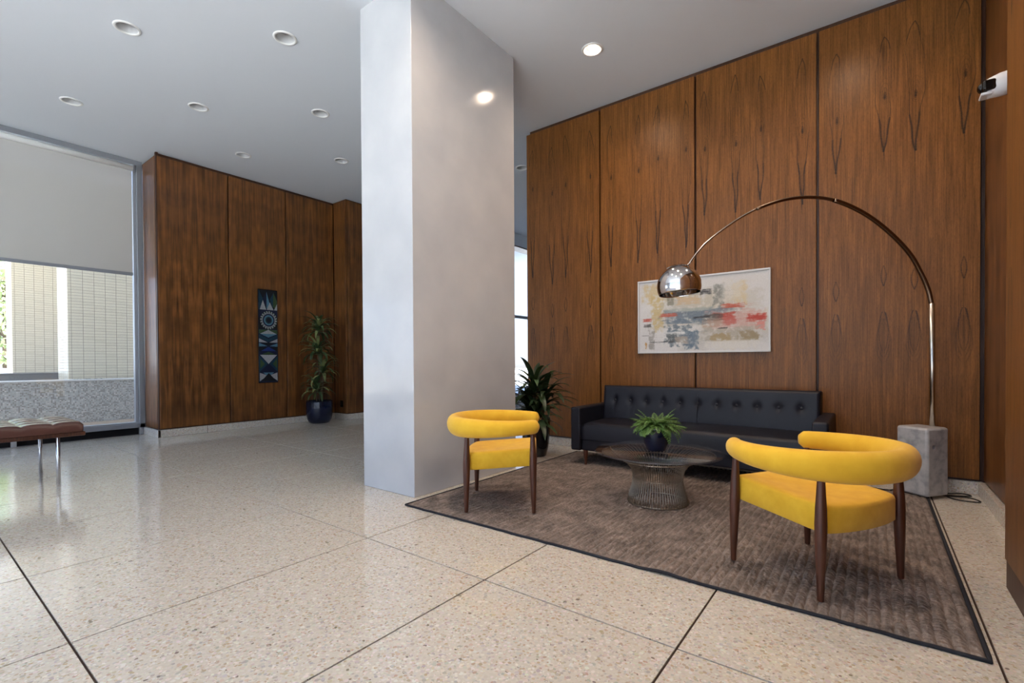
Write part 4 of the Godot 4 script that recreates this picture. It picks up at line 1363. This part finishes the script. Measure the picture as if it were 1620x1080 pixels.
# ------------------------------------------------------------------ arc lamp
func build_arc_lamp():
	var base := Vector3(0.352, 0, -4.86)
	var far := Vector3(-1.17, 0, -3.62)
	var dirn := (far - base).normalized()
	var t := thing("arc_lamp", "tall arc floor lamp with a chrome dome shade and grey marble block base", "lamp", Vector3(0.29, 0.018, -4.80))
	var c := t.position
	# marble block, corner towards the camera, with chamfered upright edges and a hole through it
	var solid := CSGMesh3D.new()
	solid.name = "marble_base"
	solid.mesh = rbox(Vector3(0.224, 0.512, 0.216), 0.018, 1)
	solid.material = M.marble_block
	solid.position = Vector3(0, 0.256, 0)
	solid.rotation.y = deg_to_rad(-38.0)
	var hole := CSGCylinder3D.new()
	hole.name = "lifting_hole"
	hole.operation = CSGShape3D.OPERATION_SUBTRACTION
	hole.radius = 0.017
	hole.height = 0.4
	hole.sides = 24
	hole.rotation.z = PI / 2
	hole.rotation.x = 0.0
	hole.position = Vector3(0, 0.115, 0.045)
	hole.material = M.marble_block
	solid.add_child(hole)
	t.add_child(solid)
	# upright and arc, in the vertical plane from base to dome
	var up := []
	for q in [[0.0, 0.50], [0.0, 1.0], [0.008, 1.47]]: up.append(base + dirn * q[0] + Vector3.UP * q[1] - c)
	obj("upright", tube(up, 0.018, 16, Vector3.BACK), M.brushed, t)
	var prof := [[0.008, 1.46], [0.036, 1.575], [0.093, 1.70], [0.176, 1.84], [0.309, 1.98], [0.472, 2.11], [0.635, 2.20], [0.800, 2.256], [0.961, 2.272], [1.123, 2.258], [1.287, 2.214], [1.447, 2.142], [1.608, 2.040], [1.736, 1.944], [1.818, 1.860], [1.885, 1.770]]
	var full := []
	for q in prof: full.append(base + dirn * q[0] + Vector3.UP * q[1] - c)
	var sp := spline(full, 6)
	var lower := sp.slice(0, 42)
	var midp := sp.slice(41, 64)
	var tipp := sp.slice(63)
	obj("arc_lower", tube(lower, 0.0165, 14), M.bronze, t)
	obj("arc_middle", tube(midp, 0.0125, 12), M.bronze, t)
	obj("arc_upper", tube(tipp, 0.0082, 10), M.brushed, t)
	var dome := Node3D.new()
	dome.name = "shade"
	t.add_child(dome, true)
	dome.position = Vector3(-1.172, 1.600, -3.628) - c
	dome.rotation = Vector3(0, 0, deg_to_rad(5.0))
	var pr := []
	for k in 23:
		var a := lerpf(deg_to_rad(-21), deg_to_rad(68), k / 22.0)
		pr.append(Vector2(cos(a) * 0.160, sin(a) * 0.160))
	var inn := []
	for k in 23:
		var a := lerpf(deg_to_rad(68), deg_to_rad(-21), k / 22.0)
		inn.append(Vector2(cos(a) * 0.1575, sin(a) * 0.1575))
	obj("dome", lathe(pr + inn + [pr[0]], 64), M.chrome, dome)
	var cp := []
	for k in 7:
		var a := lerpf(deg_to_rad(62), deg_to_rad(90), k / 6.0)
		cp.append(Vector2(cos(a) * 0.166, sin(a) * 0.166))
	cp[6].x = 0.0
	obj("vent_cap", lathe(cp, 40), M.chrome, dome)
	for k in 14:
		var a := TAU * k / 14
		var el := deg_to_rad(73)
		var nrm := Vector3(cos(el) * sin(a), sin(el), cos(el) * cos(a))
		var hs := obj("vent_hole", lathe([Vector2(0.0075, 0.0), Vector2(0.0075, 0.0012), Vector2(0.0, 0.0014)], 12), M.black_plastic, dome, nrm * 0.1655)
		hs.quaternion = Quaternion(Vector3.UP, nrm)
	obj("socket", lathe([Vector2(0.0, 0.03), Vector2(0.022, 0.03), Vector2(0.024, 0.05), Vector2(0.024, 0.13), Vector2(0.0, 0.135)], 20), M.white_plastic, dome)
	obj("bulb", lathe([Vector2(0, -0.045), Vector2(0.018, -0.04), Vector2(0.029, -0.02), Vector2(0.03, 0.0), Vector2(0.02, 0.025), Vector2(0.014, 0.04)], 20), M.lamp_off, dome)
	var e: Vector3 = sp[sp.size() - 1]
	obj("joint", tube([e, dome.position + Vector3(0.045, 0.150, -0.035)], 0.008, 10), M.brushed, t)
	# its flex lies in loops on the floor
	var cb := [Vector3(0.40, 0.006, -4.93), Vector3(0.47, 0.006, -4.97), Vector3(0.54, 0.007, -5.00), Vector3(0.585, 0.006, -4.965), Vector3(0.53, 0.010, -4.90), Vector3(0.44, 0.008, -4.86), Vector3(0.47, 0.006, -4.78), Vector3(0.56, 0.006, -4.76), Vector3(0.615, 0.006, -4.80), Vector3(0.56, 0.012, -4.86), Vector3(0.44, 0.010, -4.84), Vector3(0.40, 0.006, -4.88)]
	tag(obj("power_cord", tube(spline(cb, 8), 0.0045, 7), M.cable), "thin black cord looped on the terrazzo in the corner beside the marble lamp base", "cord")
	var c2 := [Vector3(0.12, 0.022, -4.78), Vector3(0.06, 0.022, -4.72), Vector3(-0.02, 0.022, -4.76), Vector3(-0.12, 0.022, -4.70), Vector3(-0.22, 0.022, -4.74), Vector3(-0.34, 0.022, -4.70)]
	tag(obj("power_cord", tube(spline(c2, 8), 0.004, 7), M.cable), "thin black cord lying on the rug between the sofa and the marble lamp base", "cord")

# ------------------------------------------------------------------ bench by the window
func build_bench():
	var t := thing("bench", "long tufted brown leather bench on a slatted wood platform with chrome legs by the window", "bench", Vector3(-6.05, 0, -0.10))
	# own axes: x across (0.80), z along (2.0)
	for x in [-0.385, 0.385]: obj("side_rail", rbox(Vector3(0.05, 0.038, 1.98), 0.008), M.walnut, t, Vector3(x, 0.423, 0))
	for z in [-0.93, -0.45, 0.0, 0.45, 0.93]: obj("slat", rbox(Vector3(0.76, 0.028, 0.06), 0.006), M.walnut, t, Vector3(0, 0.425, z))
	for x in [-0.39, 0.39]:
		for z in [-0.81, 0.81]:
			obj("leg", tube([Vector3(x, 0.0, z), Vector3(x, 0.41, z)], 0.015, 16, Vector3.BACK), M.chrome, t)
	# tufted cushion: a grid of soft squares
	var st := st_new()
	st.set_smooth_group(0)
	var nx := 48
	var nz := 110
	var w := 0.78
	var l := 1.94
	var rows := []
	for j in nz + 1:
		var row := []
		for i in nx + 1:
			var x := -w / 2 + w * i / nx
			var z := -l / 2 + l * j / nz
			var e := minf(w / 2 - absf(x), l / 2 - absf(z))
			var rr := sqrt(maxf(0.0, 1 - pow(1 - clampf(e / 0.022, 0, 1), 2)))
			var fx := absf(sin(PI * (x + w / 2) / (w / 4)))
			var fz := absf(sin(PI * (z + l / 2) / (l / 10)))
			var puff := pow(fx * fz, 0.35)
			row.append(Vector3(x, 0.063 + 0.012 * rr + 0.020 * puff * rr, z))
		rows.append(row)
	for j in nz:
		for i in nx: quad(st, rows[j][i], rows[j + 1][i], rows[j + 1][i + 1], rows[j][i + 1])
	for j in nz:
		for s in [0, nx]:
			var a: Vector3 = rows[j][s]
			var b: Vector3 = rows[j + 1][s]
			if s == 0: quad(st, Vector3(a.x, 0, a.z), Vector3(b.x, 0, b.z), b, a)
			else: quad(st, Vector3(b.x, 0, b.z), Vector3(a.x, 0, a.z), a, b)
	for i in nx:
		for s in [0, nz]:
			var a: Vector3 = rows[s][i]
			var b: Vector3 = rows[s][i + 1]
			if s == nz: quad(st, Vector3(a.x, 0, a.z), Vector3(b.x, 0, b.z), b, a)
			else: quad(st, Vector3(b.x, 0, b.z), Vector3(a.x, 0, a.z), a, b)
	quad(st, Vector3(-w / 2, 0, -l / 2), Vector3(w / 2, 0, -l / 2), Vector3(w / 2, 0, l / 2), Vector3(-w / 2, 0, l / 2))
	obj("cushion", done(st), M.brown_leather, t, Vector3(0.05, 0.444, 0))

# ------------------------------------------------------------------ pictures
func build_pictures():
	var t := thing("painting", "abstract painting in white, grey blue, tan and red in a thin pale frame", "painting", Vector3(-1.420, 1.5125, ZMAIN + 0.002))
	var w := 1.296
	var h := 0.785
	obj("canvas", rbox(Vector3(w - 0.03, h - 0.03, 0.02), 0.001), M.canvas, t, Vector3(0, 0, 0.014))
	for s in [-1, 1]:
		obj("frame_side", rbox(Vector3(w, 0.018, 0.036), 0.003), M.frame_white, t, Vector3(0, s * (h / 2 - 0.009), 0.018))
		obj("frame_side", rbox(Vector3(0.018, h - 0.036, 0.036), 0.003), M.frame_white, t, Vector3(s * (w / 2 - 0.009), 0, 0.018))
	var g := thing("wall_hanging", "narrow woven hanging of blue, green and pale triangles with a ringed disc", "hanging", Vector3(XFAR + 0.002, 1.480, -3.850), PI / 2)
	obj("woven_panel", rbox(Vector3(0.300, 1.52, 0.022), 0.003), M.woven, g, Vector3(0, 0, 0.012))
	obj("backing", rbox(Vector3(0.316, 1.536, 0.016), 0.003), M.black_gap, g, Vector3(0, 0, 0.009))

# ------------------------------------------------------------------ plants
# one arching strap leaf with a folded midrib
func leaf_to(st: SurfaceTool, base: Vector3, az: float, length: float, width: float, rise: float, droop: float, n := 8):
	var out := Vector3(sin(az), 0, cos(az))
	var side := Vector3(cos(az), 0, -sin(az))
	var p := base
	var pitch := rise
	var prev := []
	for k in n + 1:
		var f := float(k) / n
		var wv := width * 0.5 * pow(sin(clampf(0.12 + f * 0.88, 0, 1) * PI), 0.75)
		if k == n: wv = 0.0005
		var dirn := out * cos(pitch) + Vector3.UP * sin(pitch)
		var up := side.cross(dirn).normalized() * -1.0
		if up.y < 0 and absf(pitch) < PI / 2: up = -up
		var row := [p - side * wv + up * wv * 0.25, p, p + side * wv + up * wv * 0.25]
		if prev.size():
			quad(st, prev[0], prev[1], row[1], row[0])
			quad(st, prev[1], prev[2], row[2], row[1])
		prev = row
		p += dirn * length / n
		pitch -= droop / n * (0.5 + f)

func build_plants():
	R.seed = 21
	# broad-leaved plant in the corner behind the left chair
	var t := thing("potted_dracaena", "bushy dark green plant in a black pot between the pier and the sofa", "plant", Vector3(-2.985, 0, -4.36))
	obj("pot", lathe([Vector2(0, 0.0), Vector2(0.10, 0.0), Vector2(0.112, 0.008), Vector2(0.138, 0.10), Vector2(0.152, 0.22), Vector2(0.155, 0.34), Vector2(0.160, 0.36), Vector2(0.158, 0.37), Vector2(0.148, 0.365), Vector2(0.143, 0.32), Vector2(0, 0.32)], 40), M.black_glaze, t)
	obj("soil", lathe([Vector2(0.143, 0.322), Vector2(0.08, 0.33), Vector2(0, 0.332)], 20), M.soil, t)
	for c in [[0.0, 0.02, 0.76], [0.055, -0.04, 0.64], [-0.05, 0.03, 0.55], [0.035, 0.055, 0.46]]:
		obj("cane", tube([Vector3(c[0], 0.32, c[1]), Vector3(c[0] * 1.4, c[2], c[1] * 1.4)], 0.012, 10, Vector3.BACK), M.bark, t)
		var n := 26
		for k in n:
			var f := float(k) / n
			var a: float = k * 2.39996 + c[0] * 40
			var st := st_new()
			st.set_smooth_group(0)
			leaf_to(st, Vector3(c[0] * 1.4, c[2] - 0.10 * (1 - f), c[1] * 1.4), a, R.randf_range(0.34, 0.52), R.randf_range(0.056, 0.076), lerpf(0.2, 1.35, f) + R.randf_range(-0.1, 0.15), R.randf_range(1.1, 2.2), 9)
			obj("leaf", done(st), M.leaf_dark if k % 4 else M.leaf_mid, t)
	# tall variegated plant by the far wall, in tiers
	var v := thing("tall_potted_plant", "tall tiered striped-leaf plant in a round navy blue pot by the far wood wall", "plant", Vector3(-7.66, 0, -4.56))
	obj("pot", lathe([Vector2(0, 0.0), Vector2(0.150, 0.0), Vector2(0.168, 0.01), Vector2(0.198, 0.07), Vector2(0.216, 0.16), Vector2(0.221, 0.26), Vector2(0.217, 0.36), Vector2(0.212, 0.385), Vector2(0.203, 0.388), Vector2(0.196, 0.375), Vector2(0.192, 0.34), Vector2(0, 0.34)], 48), M.blue_glaze, v)
	obj("soil", lathe([Vector2(0.193, 0.342), Vector2(0.1, 0.352), Vector2(0, 0.354)], 20), M.soil, v)
	for c in [[0.0, 0.0, 1.66, 0.0], [0.0, -0.05, 1.28, 0.02], [0.02, -0.04, 0.93, -0.06], [0.0, 0.05, 0.62, 0.05]]:
		obj("cane", tube([Vector3(c[0], 0.34, c[1]), Vector3(c[0], c[2], c[3])], 0.014, 10, Vector3.BACK), M.bark, v)
		var n := 38 if c[2] > 1.2 else 28
		for k in n:
			var f := float(k) / n
			var a: float = k * 2.39996 + c[2] * 7
			var st := st_new()
			st.set_smooth_group(0)
			leaf_to(st, Vector3(c[0], c[2] - 0.11 * (1 - f), c[3]), a, R.randf_range(0.28, 0.44), R.randf_range(0.044, 0.060), lerpf(0.1, 1.35, f) + R.randf_range(-0.15, 0.15), R.randf_range(1.4, 2.8), 8)
			obj("leaf", done(st), M.leaf_stripe if k % 3 == 0 else M.leaf_mid, v)

# ------------------------------------------------------------------ small things on the walls
func build_small():
	# security camera on the recessed wood
	var t := thing("security_camera", "white security camera with a black lens window on the right wood wall", "camera", Vector3(0.658, 2.735, -4.185))
	t.scale = Vector3(0.88, 1.0, 1.0)
	var st := st_new()
	st.set_smooth_group(0)
	tube_to(st, [Vector3(0, 0, 0), Vector3(-0.004, 0, 0), Vector3(-0.05, -0.003, 0), Vector3(-0.10, -0.010, 0), Vector3(-0.125, -0.015, 0)], [0.066, 0.070, 0.068, 0.060, 0.052], 32)
	obj("housing", done(st), M.white_plastic, t)
	obj("lens_window", rbox(Vector3(0.075, 0.066, 0.074), 0.018, 3), M.black_plastic, t, Vector3(-0.112, -0.008, 0.030))
	var ln := obj("lens", lathe([Vector2(0.030, 0.0), Vector2(0.030, 0.006), Vector2(0.024, 0.020), Vector2(0.012, 0.028), Vector2(0, 0.030)], 24), M.black_plastic, t, Vector3(-0.142, -0.008, 0.022))
	ln.rotation.z = PI / 2
	obj("lower_lip", rbox(Vector3(0.06, 0.016, 0.09), 0.006, 2), M.white_plastic, t, Vector3(-0.125, -0.055, 0.01))
	# black socket low on the stepped wood wall
	var s := thing("wall_socket", "small black wall socket low on the wood beside the tall plant", "socket", Vector3(-7.77, 0.285, -5.069))
	obj("plate", rbox(Vector3(0.085, 0.12, 0.008), 0.003), M.black_plastic, s, Vector3(0, 0, 0.004))
	obj("insert", rbox(Vector3(0.045, 0.07, 0.004), 0.0015), M.black_gap, s, Vector3(0, 0, 0.009))
